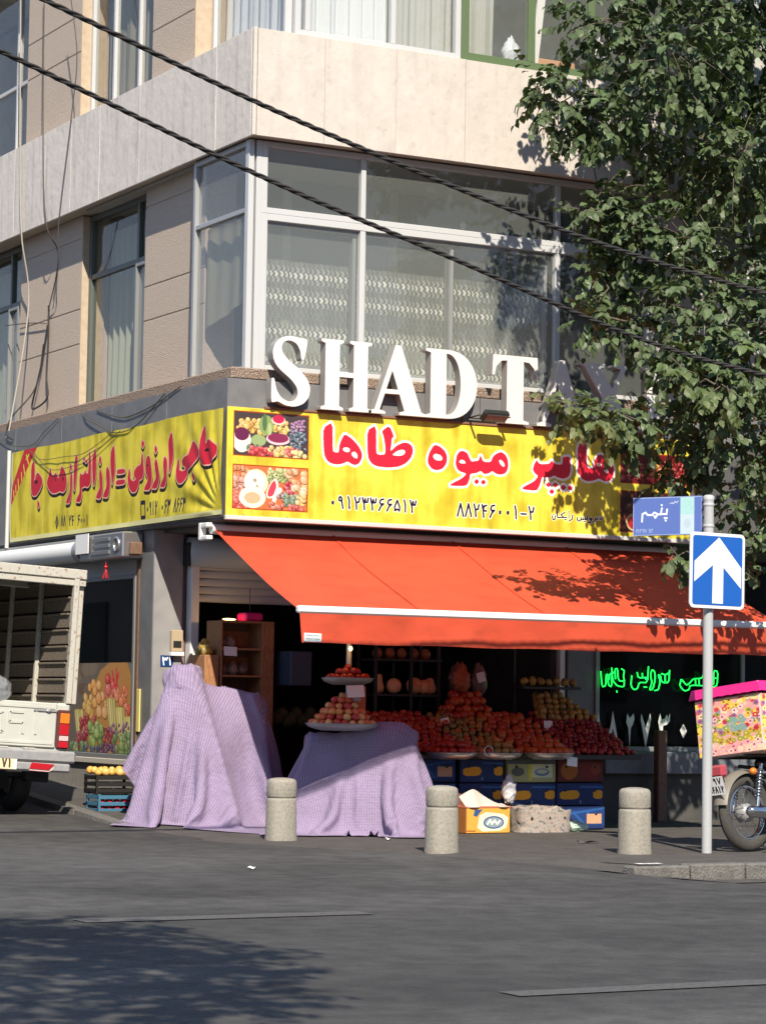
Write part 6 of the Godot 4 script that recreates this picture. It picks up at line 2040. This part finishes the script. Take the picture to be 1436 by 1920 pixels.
# ---------- pickup at the kerb of the side street ----------
func pickup() -> void:
	var o := thing("pickup_truck", "white pickup with a rusty white cargo cage and open back", "pickup truck", Vector3(-1.335, .115, -.80))
	o.rotation.z = -.05
	var s := mb()
	# bed and chassis
	box(s, Vector3(-1.60, .55, -2.35), Vector3(-.03, .62, -.02), .01)
	box(s, Vector3(-1.60, .55, -2.35), Vector3(-1.56, .98, -.12), .01); box(s, Vector3(-.06, .55, -2.35), Vector3(-.02, .98, -.13), .01); box(s, Vector3(-1.6, .55, -2.35), Vector3(-.03, .98, -2.31), .01)
	var bed := part("cargo_bed", s, M.truck_white, o)
	s = mb()
	box(s, Vector3(-1.35, .30, -4.2), Vector3(-1.25, .5, -.1)); box(s, Vector3(-.35, .30, -4.2), Vector3(-.25, .5, -.1)); box(s, Vector3(-1.4, .32, -.5), Vector3(-.2, .5, -.2))
	part("chassis", s, M.black, o)
	# tailgate with pressed letters
	s = mb()
	box(s, Vector3(-1.50, .585, -.045), Vector3(-.135, .985, .0), .016)
	var gate := part("tailgate", s, M.truck_white, o)
	s = mb()
	box(s, Vector3(-1.47, .93, .0), Vector3(-.16, .955, .008), .004); box(s, Vector3(-1.47, .615, -.002), Vector3(-.16, .64, .006), .004)
	part("pressed_rib", s, M.truck_white, gate)
	s = mb()
	var lx := -.98
	for g in [[[0, .0, 0, .2], [0, .2, .12, .0], [.12, 0, .12, .2]], [[0, .02, .14, .02], [0, .02, 0, .19], [0, .19, .14, .19], [.14, .02, .14, .19]], [[.0, .01, .13, .01], [.0, .01, .0, .1], [.0, .1, .13, .1], [.13, .1, .13, .2]], [[.05, .0, .05, .2]]]:
		for k in g: bar(s, Vector3(lx + k[0], .90 - k[1], .0), Vector3(lx + k[2], .90 - k[3], .0), .024, .018, Vector3.BACK)
		lx += .20
	part("pressed_letters", s, M.truck_white, gate)
	s = mb()
	box(s, Vector3(-.36, .905, .0), Vector3(-.14, .925, .014), .005); ball(s, Vector3(-.22, .915, .012), Vector3(.03, .016, .012), 10, 6)
	part("latch", s, M.grey_metal, gate)
	# rear corner post and lamp
	s = mb()
	box(s, Vector3(-.135, .56, -.16), Vector3(-.005, .99, -.012), .02)
	part("rear_corner", s, M.truck_white, o)
	s = mb()
	box(s, Vector3(-.128, .585, -.06), Vector3(-.008, .93, .006), .012)
	var lamp := part("tail_lamp", s, mat(lin(.10, .03, .03), .4), o)
	for q in [[.81, .90, M.amber_lens], [.705, .805, M.red_lens], [.655, .70, M.clear_lens], [.595, .65, M.red_lens]]:
		s = mb()
		box(s, Vector3(-.105, q[0], .0), Vector3(-.018, q[1], .016), .008)
		part("lens", s, q[2], lamp)
	# bumper, reflector, plate
	s = mb()
	box(s, Vector3(-1.66, .46, .01), Vector3(.03, .565, .11), .018); box(s, Vector3(-1.64, .375, .02), Vector3(-.01, .458, .10), .025)
	var bump := part("bumper", s, M.bumper, o)
	s = mb()
	prism(s, PackedVector2Array([Vector2(-.40, .40), Vector2(-.22, .395), Vector2(-.17, .445), Vector2(-.38, .452)]), .098, .108)
	part("reflector", s, M.red_lens, bump)
	s = mb()
	prism(s, PackedVector2Array([Vector2(-.40, .392), Vector2(-.21, .386), Vector2(-.165, .43), Vector2(-.18, .395), Vector2(-.22, .378), Vector2(-.40, .384)]), .098, .106)
	part("reflector_edge", s, mat(lin(.75, .45, .45), .3), bump)
	var img := Image.create(256, 64, false, Image.FORMAT_RGB8)
	img.fill(Color(.86, .80, .66))
	digits(img, "26 345 71", Vector2(16, 12), Vector2(236, 12), 42, 4, Color(.30, .24, .18)); img.fill_rect(Rect2i(240, 0, 16, 64), Color(.80, .82, .84))
	s = mb()
	card(s, Vector3(-1.02, .385, .108), Vector3(-.52, .385, .108), Vector3(-.52, .50, .108), Vector3(-1.02, .50, .108))
	part("licence_plate", s, print_mat(img, .5), bump)
	s = mb()
	for x in [-1.3, -1.1, -.7, -.45]:
		s = mb()
		box(s, Vector3(x, .566, .02), Vector3(x + .1, .582, .09), .004)
		part("step_pad", s, M.rusty_white, bump)
	# cargo cage: posts, rails, roof, slatted walls
	s = mb()
	for q in [[-.055, -.03], [.012, -.09], [-1.615, -.03], [-1.55, -.09]]: box(s, Vector3(q[0], .985, q[1] - .03), Vector3(q[0] + .05, 2.12, q[1] + .03), .006)
	box(s, Vector3(-1.62, 2.10, -.06), Vector3(.06, 2.19, .0), .008); box(s, Vector3(-1.615, 2.04, -.055), Vector3(.06, 2.097, -.015), .006)
	for z in [-.06, -1.2, -2.34]:
		if z < -.1: box(s, Vector3(-1.6, 2.06, z - .03), Vector3(.03, 2.12, z + .03), .006)
	box(s, Vector3(.0, 2.1, -2.36), Vector3(.055, 2.18, -.06), .006); box(s, Vector3(-1.62, 2.1, -2.36), Vector3(-1.565, 2.18, -.06), .006)
	for z in [-.8, -1.55, -2.3]:
		box(s, Vector3(-.085, .62, z), Vector3(-.045, 2.1, z + .04), .004); box(s, Vector3(-1.575, .62, z), Vector3(-1.535, 2.1, z + .04), .004)
	var cage := part("cargo_cage", s, M.rusty_white, o)
	for wall in [[-.04, 0], [-1.6, 1]]:
		for k in 10:
			s = mb()
			var y := .64 + k * .147
			box(s, Vector3(wall[0], y, -2.32), Vector3(wall[0] + .022, y + .128, -.10), .006, Transform3D(Basis(Vector3.BACK, .0), Vector3.ZERO))
			box(s, Vector3(wall[0] - .018 if wall[1] == 0 else wall[0] + .02, y + .112, -2.31), Vector3(wall[0] if wall[1] == 0 else wall[0] + .04, y + .132, -.11), .004)
			part("slat", s, M.grey_wood, cage)
	s = mb()
	box(s, Vector3(-1.59, .62, -2.33), Vector3(-.02, 2.12, -2.30)); box(s, Vector3(-1.6, 2.125, -2.34), Vector3(.03, 2.14, -.06)); box(s, Vector3(.02, .98, -2.34), Vector3(.03, 2.12, -.10)); box(s, Vector3(-1.61, .98, -2.34), Vector3(-1.60, 2.12, -.10))
	part("dark_lining", s, M.black, cage)
	# cab and wheels
	s = mb()
	box(s, Vector3(-1.58, .5, -4.1), Vector3(-.05, 1.0, -2.4), .05); box(s, Vector3(-1.5, 1.0, -3.5), Vector3(-.13, 1.55, -2.45), .08)
	var cab := part("cab", s, M.truck_white, o)
	s = mb()
	box(s, Vector3(-.132, 1.06, -3.35), Vector3(-.122, 1.46, -2.6)); box(s, Vector3(-1.51, 1.06, -3.35), Vector3(-1.50, 1.46, -2.6))
	part("cab_window", s, M.black, cab)
	for q in [[-.22, -.75], [-1.42, -.75], [-.22, -3.3], [-1.42, -3.3]]:
		s = mb()
		torus(s, Vector3(q[0], .30, q[1]), Vector3.RIGHT, .215, Vector2(.085, .095), 36, 12)
		var t := part("tyre", s, M.rubber, o)
		s = mb()
		lathe(s, [Vector2(.001, -.05), Vector2(.16, -.05), Vector2(.165, .05), Vector2(.001, .03)], 24, Transform3D(Basis(Vector3.FORWARD, PI / 2), Vector3(q[0], .30, q[1])))
		part("rim", s, M.grey_metal, t)
	s = mb()
	box(s, Vector3(-1.4, .2, -.55), Vector3(-.35, .36, -.5)); box(s, Vector3(-.30, .28, -.35), Vector3(-.10, .46, -.18), .01)
	part("mud_guard", s, M.black, o)
	var pb := bag(Vector3(-2.0, 1.12, -.86), Vector3(.15, .12, .11), glass(Color(.80, .82, .84), .22), "plastic_bag", "clear plastic bag lying over the pickup's tailgate", 61)

# ---------- overhead and wall cables ----------
func twisted(called: String, label: String, pts: Array, r: float) -> void:
	var o := thing(called, label, "cable", Vector3.ZERO, 0.0, "twisted cables over the road")
	var dense := []
	for i in pts.size() - 1:
		var n := int(ceil(pts[i].distance_to(pts[i + 1]) / .03))
		for k in n: dense.append((pts[i] as Vector3).cubic_interpolate(pts[i + 1], pts[maxi(i - 1, 0)], pts[mini(i + 2, pts.size() - 1)], float(k) / n))
	dense.append(pts[pts.size() - 1])
	for strand in 3:
		var p := []
		var run := 0.0
		for i in dense.size():
			var d: Vector3 = (dense[mini(i + 1, dense.size() - 1)] - dense[maxi(i - 1, 0)]).normalized()
			var a: Vector3 = d.cross(Vector3.UP).normalized(); var b := a.cross(d)
			if i > 0: run += dense[i].distance_to(dense[i - 1])
			var t := run * TAU / .34 + TAU * strand / 3.0
			p.append(dense[i] + (a * cos(t) + b * sin(t)) * r * 1.05)
		var s := mb()
		tube(s, p, r, 6)
		part("strand", s, M.cable, o)

func overhead_cables() -> void:
	twisted("overhead_cable", "upper of two thick black twisted cables sagging across the corner", [Vector3(-9.6, 6.42, 7.40), Vector3(-7.0, 5.93, 6.78), Vector3(-4.364, 5.386, 6.157), Vector3(-2.642, 5.033, 5.716), Vector3(-.766, 4.705, 5.307), Vector3(.523, 4.51, 5.063), Vector3(2.073, 4.343, 4.853), Vector3(5.0, 4.1, 4.5), Vector3(9.0, 3.95, 4.0)], .0092)
	twisted("overhead_cable", "lower of two thick black twisted cables sagging across the corner", [Vector3(-9.6, 6.16, 7.1), Vector3(-7.0, 5.64, 6.45), Vector3(-4.526, 5.122, 5.828), Vector3(-2.407, 4.662, 5.253), Vector3(-.712, 4.341, 4.852), Vector3(1.222, 3.975, 4.394), Vector3(2.7, 3.80, 4.18), Vector3(5.0, 3.6, 3.9), Vector3(9.0, 3.5, 3.6)], .0092)

func wire(label: String, pts: Array, r: float, m: Material) -> void:
	var dense := []
	for i in pts.size() - 1:
		for k in 8: dense.append((pts[i] as Vector3).cubic_interpolate(pts[i + 1], pts[maxi(i - 1, 0)], pts[mini(i + 2, pts.size() - 1)], k / 8.0))
	dense.append(pts[pts.size() - 1])
	var s := mb()
	tube(s, dense, r, 6)
	solo("wall_cable", s, m, label, "cable", "thin cables on the side front")

func facade_cables() -> void:
	var pale := mat(lin(.34, .31, .27), .8)
	wire("pale cable running straight down the side front furthest from the corner", [Vector3(-.13, 9.3, -5.72), Vector3(-.13, 7.2, -5.6), Vector3(-.125, 6.2, -5.5), Vector3(-.02, 5.4, -5.5), Vector3(-.3, 4.1, -5.2), Vector3(-.40, 3.9, -5.05)], .009, pale)
	wire("thin dark cable down the stone band between the two side windows", [Vector3(-.13, 9.3, -5.0), Vector3(-.125, 7.2, -4.92), Vector3(-.12, 6.2, -4.78), Vector3(.07, 5.9, -4.9), Vector3(.07, 5.4, -5.0)], .006, M.thin_cable)
	wire("thin dark cable slanting from the upper pier to the tied loop", [Vector3(-.13, 8.6, -4.25), Vector3(-.13, 7.84, -3.99), Vector3(-.13, 7.218, -4.097), Vector3(-.12, 6.2, -4.4), Vector3(-.05, 5.68, -4.6), Vector3(.06, 5.33, -5.1)], .006, M.thin_cable)
	wire("black cable hanging in a long tied loop on the plaster pier", [Vector3(.07, 5.36, -5.13), Vector3(.07, 5.0, -5.12), Vector3(.06, 4.6, -5.12), Vector3(.05, 4.36, -5.05), Vector3(.03, 4.27, -5.32), Vector3(.05, 4.32, -5.5), Vector3(.06, 4.7, -5.3), Vector3(.07, 5.15, -5.15)], .010, M.cable)
	wire("black cable from the loop down over the grey band", [Vector3(.05, 4.95, -5.2), Vector3(.04, 4.5, -5.38), Vector3(-.25, 4.15, -5.3), Vector3(-.385, 3.95, -5.1), Vector3(-.385, 3.86, -4.9)], .008, M.cable)
	wire("short dark wire running from the loop towards the far side window", [Vector3(.07, 5.18, -5.2), Vector3(.06, 5.24, -5.7), Vector3(.06, 5.3, -6.4)], .006, M.thin_cable)
	wire("black cable drooping over the grey band to the banner's middle", [Vector3(-.36, 3.99, -3.05), Vector3(-.39, 3.90, -2.84), Vector3(-.40, 3.786, -2.42), Vector3(-.415, 3.70, -2.1), Vector3(-.415, 3.69, -1.75), Vector3(-.40, 3.76, -1.45), Vector3(-.385, 3.97, -.95)], .0055, M.thin_cable)
	wire("black cable hanging in a shallow bow on the grey band", [Vector3(-.38, 3.96, -2.6), Vector3(-.385, 3.84, -2.0), Vector3(-.385, 3.84, -1.6), Vector3(-.385, 3.90, -1.1), Vector3(-.38, 4.0, -.6)], .0055, M.thin_cable)
	wire("thin wire slung across the top of the yellow banner", [Vector3(-.42, 3.70, -4.3), Vector3(-.425, 3.58, -3.95), Vector3(-.425, 3.56, -3.3), Vector3(-.425, 3.55, -2.85), Vector3(-.42, 3.63, -2.4), Vector3(-.42, 3.72, -2.05)], .0035, M.thin_cable)
	wire("thin wire drooping lower over the red script of the banner", [Vector3(-.42, 3.68, -4.2), Vector3(-.425, 3.46, -3.7), Vector3(-.425, 3.45, -3.0), Vector3(-.425, 3.47, -2.75), Vector3(-.42, 3.60, -2.3), Vector3(-.42, 3.70, -1.9)], .0035, M.thin_cable)
	wire("thin wire along the grey band beside the far end of the banner", [Vector3(-.385, 3.98, -3.6), Vector3(-.39, 3.86, -4.0), Vector3(-.39, 3.76, -4.3), Vector3(-.39, 3.8, -4.9), Vector3(-.385, 3.9, -5.3)], .0035, M.thin_cable)
	var s := mb()
	tube(s, [Vector3(-.40, 2.72, -4.95), Vector3(-.40, 3.75, -4.95)], .022, 12)
	solo("white_pipe", s, mat(lin(.55, .55, .52), .5), "white pipe at the far end of the yellow banner", "pipe")

# ---------- trees ----------
func leaf_mesh(sd: float) -> ArrayMesh:
	var s := mb()
	s.set_smooth_group(-1)
	var mid := [Vector3(0, 0, 0), Vector3(.0, -.004, .035), Vector3(0, -.012, .07), Vector3(0, -.03, .10)]
	var w := [.0, .037, .033, .0]
	for i in 3:
		for sg in [-1.0, 1.0]:
			var a: Vector3 = mid[i]; var b: Vector3 = mid[i + 1]
			var c := b + Vector3(sg * w[i + 1], .010 * sd, -.002); var d := a + Vector3(sg * w[i], .010 * sd if i > 0 else 0.0, -.002)
			if i > 0:
				vert(s, a, Vector2.ZERO); vert(s, d if sg > 0 else b, Vector2.ZERO); vert(s, b if sg > 0 else d, Vector2.ZERO)
			if i < 2:
				vert(s, d, Vector2.ZERO); vert(s, c if sg > 0 else b, Vector2.ZERO); vert(s, b if sg > 0 else c, Vector2.ZERO)
	s.generate_normals()
	return s.commit()

func tree(label: String, foot: Vector3, fork: Vector3, blobs: Array, per: float, near: bool, sd: int) -> void:
	var r := RandomNumberGenerator.new(); r.seed = sd
	var o := thing("street_tree", label, "tree", foot)
	var bark := rough_mat(noise_tex(71, .05, [lin(.06, .05, .04), lin(.13, .11, .09), lin(.19, .165, .135)], 5, 256), Vector3(.3, .8, .3), .95)
	var s := mb()
	var f := fork - foot
	tube(s, [Vector3(0, -.2, 0), Vector3(.02, .3, .0), f * .5 + Vector3(.06, 0, -.04), f], [.19, .15, .125, .11], 12)
	part("trunk", s, bark, o)
	var leaf := leaf_mesh(1.0)
	var lm := mat(Color.WHITE, .5)
	lm.vertex_color_use_as_albedo = true
	lm.backlight_enabled = true
	lm.backlight = lin(.34, .42, .12)
	var xs := []
	var twigs := mb()
	var ends := []
	var sorted := blobs.duplicate()
	sorted.sort_custom(func(p, q): return Vector3(p[0], p[1], p[2]).distance_to(fork) < Vector3(q[0], q[1], q[2]).distance_to(fork))
	for b in sorted:
		var c := Vector3(b[0], b[1], b[2]) - foot
		var limb := mb()
		# each limb springs from the nearest stouter limb, or from the fork
		var from := f + Vector3(0, -.05, 0)
		var thick := .05
		for h in ends:
			if h[0].distance_to(c) < from.distance_to(c) and h[0].distance_to(f) < c.distance_to(f): from = h[0]; thick = h[1] * .62
		thick = maxf(thick, .009)
		var mid := from.lerp(c, .5) + Vector3(r.randf_range(-.15, .15), r.randf_range(-.05, .2), r.randf_range(-.15, .15))
		tube(limb, [from, from.lerp(mid, .5) + Vector3(0, .05, 0), mid, mid.lerp(c, .55) + Vector3(0, .05, 0), c], [thick, thick * .9, thick * .78, thick * .68, thick * .6], 7)
		ends.append([c, thick * .8])
		part("limb", limb, bark, o)
		var n := int(per * b[3] * b[3] * (1.5 if b[3] < .35 else 1.0))
		for k in n:
			var d := Vector3(r.randfn(), r.randfn(), r.randfn()).normalized()
			var start: Vector3 = c + d * b[3] * pow(r.randf(), .45) * .95
			var go := (d * .7 + Vector3(r.randf_range(-.6, .6), r.randf_range(-.7, .25), r.randf_range(-.6, .6))).normalized()
			var l := r.randf_range(.14, .30)
			if near and k % 3 == 0: tube(twigs, [start - go * .1, start + go * l * .5, start + go * l + Vector3(0, -.03, 0)], [.005, .004, .002], 4, false)
			var m := r.randi_range(5, 9)
			for i in m:
				var t := float(i) / m
				var p: Vector3 = start + go * l * t + Vector3(0, -.03 * t * t, 0)
				var side := go.cross(Vector3.UP).normalized() * (1.0 if i % 2 else -1.0)
				var ld := (go * .45 + side * r.randf_range(.4, .9) + Vector3(0, r.randf_range(-.75, -.05), 0)).normalized()
				var up := (Vector3(0, 1, 0) + d * .5 + Vector3(r.randf_range(-.5, .5), 0, r.randf_range(-.5, .5))).normalized()
				var bx := up.cross(ld).normalized()
				var by := ld.cross(bx)
				var sc := r.randf_range(.52, 1.12)
				xs.append([Transform3D(Basis(bx, by, ld).scaled(Vector3(sc, sc, sc)), p), lerpf(.65, 1.35, pow(r.randf(), 1.3))])
	if near: part("twigs", twigs, bark, o).set_meta("kind", "stuff")
	# the leaves that face the photograph most openly are single; the rest are one mass
	var eye := Vector3(-9.88, 1.15, 20.633) - foot
	var lone := 0
	var pick := {}
	if near:
		var order := []
		for i in xs.size(): order.append([xs[i][0].origin.distance_squared_to(eye) + r.randf() * 8.0, i])
		order.sort()
		for i in 290: pick[order[i][1]] = true
	var greens := []
	for k in 4: greens.append(mat(lin(.066 + k * .011, .097 + k * .015, .041 + k * .005), .5))
	for g in greens: g.backlight_enabled = true; g.backlight = lin(.34, .42, .12)
	var mm := MultiMesh.new()
	mm.transform_format = MultiMesh.TRANSFORM_3D
	mm.use_colors = true
	mm.mesh = leaf
	mm.instance_count = xs.size() - pick.size()
	var j := 0
	for i in xs.size():
		if pick.has(i):
			var k := MeshInstance3D.new()
			k.name = "leaf"
			k.mesh = leaf; k.material_override = greens[i % 4]
			k.transform = xs[i][0]
			o.add_child(k, true)
		else:
			var v: float = xs[i][1]
			mm.set_instance_transform(j, xs[i][0])
			mm.set_instance_color(j, Color(.082 * v, .120 * v * lerpf(.95, 1.06, fmod(v * 37.0, 1.0)), .050 * v))
			j += 1
	var mi := MultiMeshInstance3D.new()
	mi.name = "crown"
	mi.multimesh = mm
	mi.material_override = lm
	o.add_child(mi, true)
	mi.set_meta("kind", "stuff")

func trees() -> void:
	tree("leafy green street tree in front of the letters and the stone band", Vector3(6.3, 0, 1.7), Vector3(5.7, 3.6, 1.6), [
		[2.35, 6.54, 1.45, .31], [2.12, 6.66, 1.45, .16], [2.56, 6.35, 1.66, .31], [2.80, 7.36, 1.45, .43], [3.26, 7.05, 1.80, .70], [4.61, 7.38, 1.10, .76], [3.29, 6.54, 1.17, .39], [4.21, 6.45, .95, .70], [4.17, 6.16, 1.87, .61],
		[2.70, 5.56, 1.59, .29], [2.92, 5.42, 1.73, .31], [3.23, 5.33, 1.87, .55], [4.68, 5.45, 1.03, .66], [2.68, 5.04, 1.52, .23], [3.09,4.53,2.40,0.51], [3.50,4.29,2.70,0.60], [1.79,3.61,2.50,0.18], [2.02,3.57,2.60,0.20], [2.44,3.59,2.50,0.25], [3.23,3.61,2.30,0.49], [3.48,3.45,2.70,0.51], [3.71,2.87,2.50,0.37], [3.05,2.46,2.30,0.13], [3.00,3.13,2.30,0.14], [3.69,2.41,2.30,0.16], [2.57,3.97,2.90,0.20], [2.94,3.89,3.00,0.50], [2.62,4.59,1.60,0.20], [2.95,4.58,1.70,0.26],
		[5.5, 6.6, 1.5, .9], [6.1, 5.3, 1.6, .9], [5.3, 4.3, 1.7, .75], [5.9, 8.0, 1.5, 1.1], [4.1, 8.3, 1.5, .8], [3.3, 8.1, 1.5, .6], [5.0, 8.9, 1.5, .8], [7.0, 6.6, 1.6, 1.0], [4.8, 3.4, 1.8, .5]], 325.0, true, 505)
	tree("street tree by the camera whose shadow lies on the near road", Vector3(-14.4, 0, 14.6), Vector3(-13.2, 3.5, 14.6), [
		[-11.2, 5.3, 14.6, .9], [-12.4, 5.6, 15.6, .9], [-13.4, 5.8, 14.0, 1.0], [-11.6, 5.2, 13.2, .8],
		[-8.4, 4.7, 12.4, .55], [-7.5, 4.8, 12.7, .55], [-9.2, 4.9, 12.9, .6], [-6.9, 4.7, 13.4, .5], [-8.2, 5.0, 13.6, .7], [-9.4, 5.0, 14.0, .7], [-7.3, 5.0, 14.3, .6], [-6.9, 4.8, 14.8, .5], [-8.4, 5.2, 14.8, .75], [-7.2, 5.0, 15.6, .6], [-9.4, 5.3, 15.4, .8], [-8.5, 5.2, 16.0, .75], [-7.7, 4.9, 16.7, .5], [-7.3, 4.6, 16.0, .4], [-9.3, 5.2, 17.2, .8], [-8.6, 5.0, 17.8, .6], [-10.2, 5.3, 16.8, .9]], 340.0, false, 506)

func litter() -> void:
	var k := 0
	var pm := mb()
	for q in [[.79, .86], [.875, .93], [.94, 1.0]]:
		flat(pm)
		for v in [Vector3(q[0], .016, 4.99), Vector3(q[1], .016, 4.99), Vector3(q[1], .016, 5.07), Vector3(q[0], .016, 4.99), Vector3(q[1], .016, 5.07), Vector3(q[0], .016, 5.07)]: vert(pm, v)
	struct("kerb_paint", pm, M.paper, "fresh white paint marks on the kerb beyond the third bollard")
	for q in [[-2.05, 4.5, "white scrap of paper on the road before the tall lilac sheet"], [.62, 1.6, "white scrap of litter on the pavement beside the low lilac sheet"], [2.1, 2.4, "pale scrap of cardboard on the pavement before the dented box"]]:
		var s := mb()
		var y := (pave_y(q[0], q[1]) if k > 0 else road_y(q[0], q[1])) + .01
		if q[0] > -.5 and q[1] < 4.9: y = .012
		sheet(s, 4, 3, func(u: float, v: float) -> Vector3: return Vector3(q[0] + (u - .5) * (.05 if k < 2 else .2), y + .012 * sin(u * 5.0 + k) * sin(v * 4.0) + .006, q[1] + (v - .5) * .06))
		solo("paper_scrap", s, M.paper if k < 2 else M.paint, q[2], "litter", "")
		k += 1
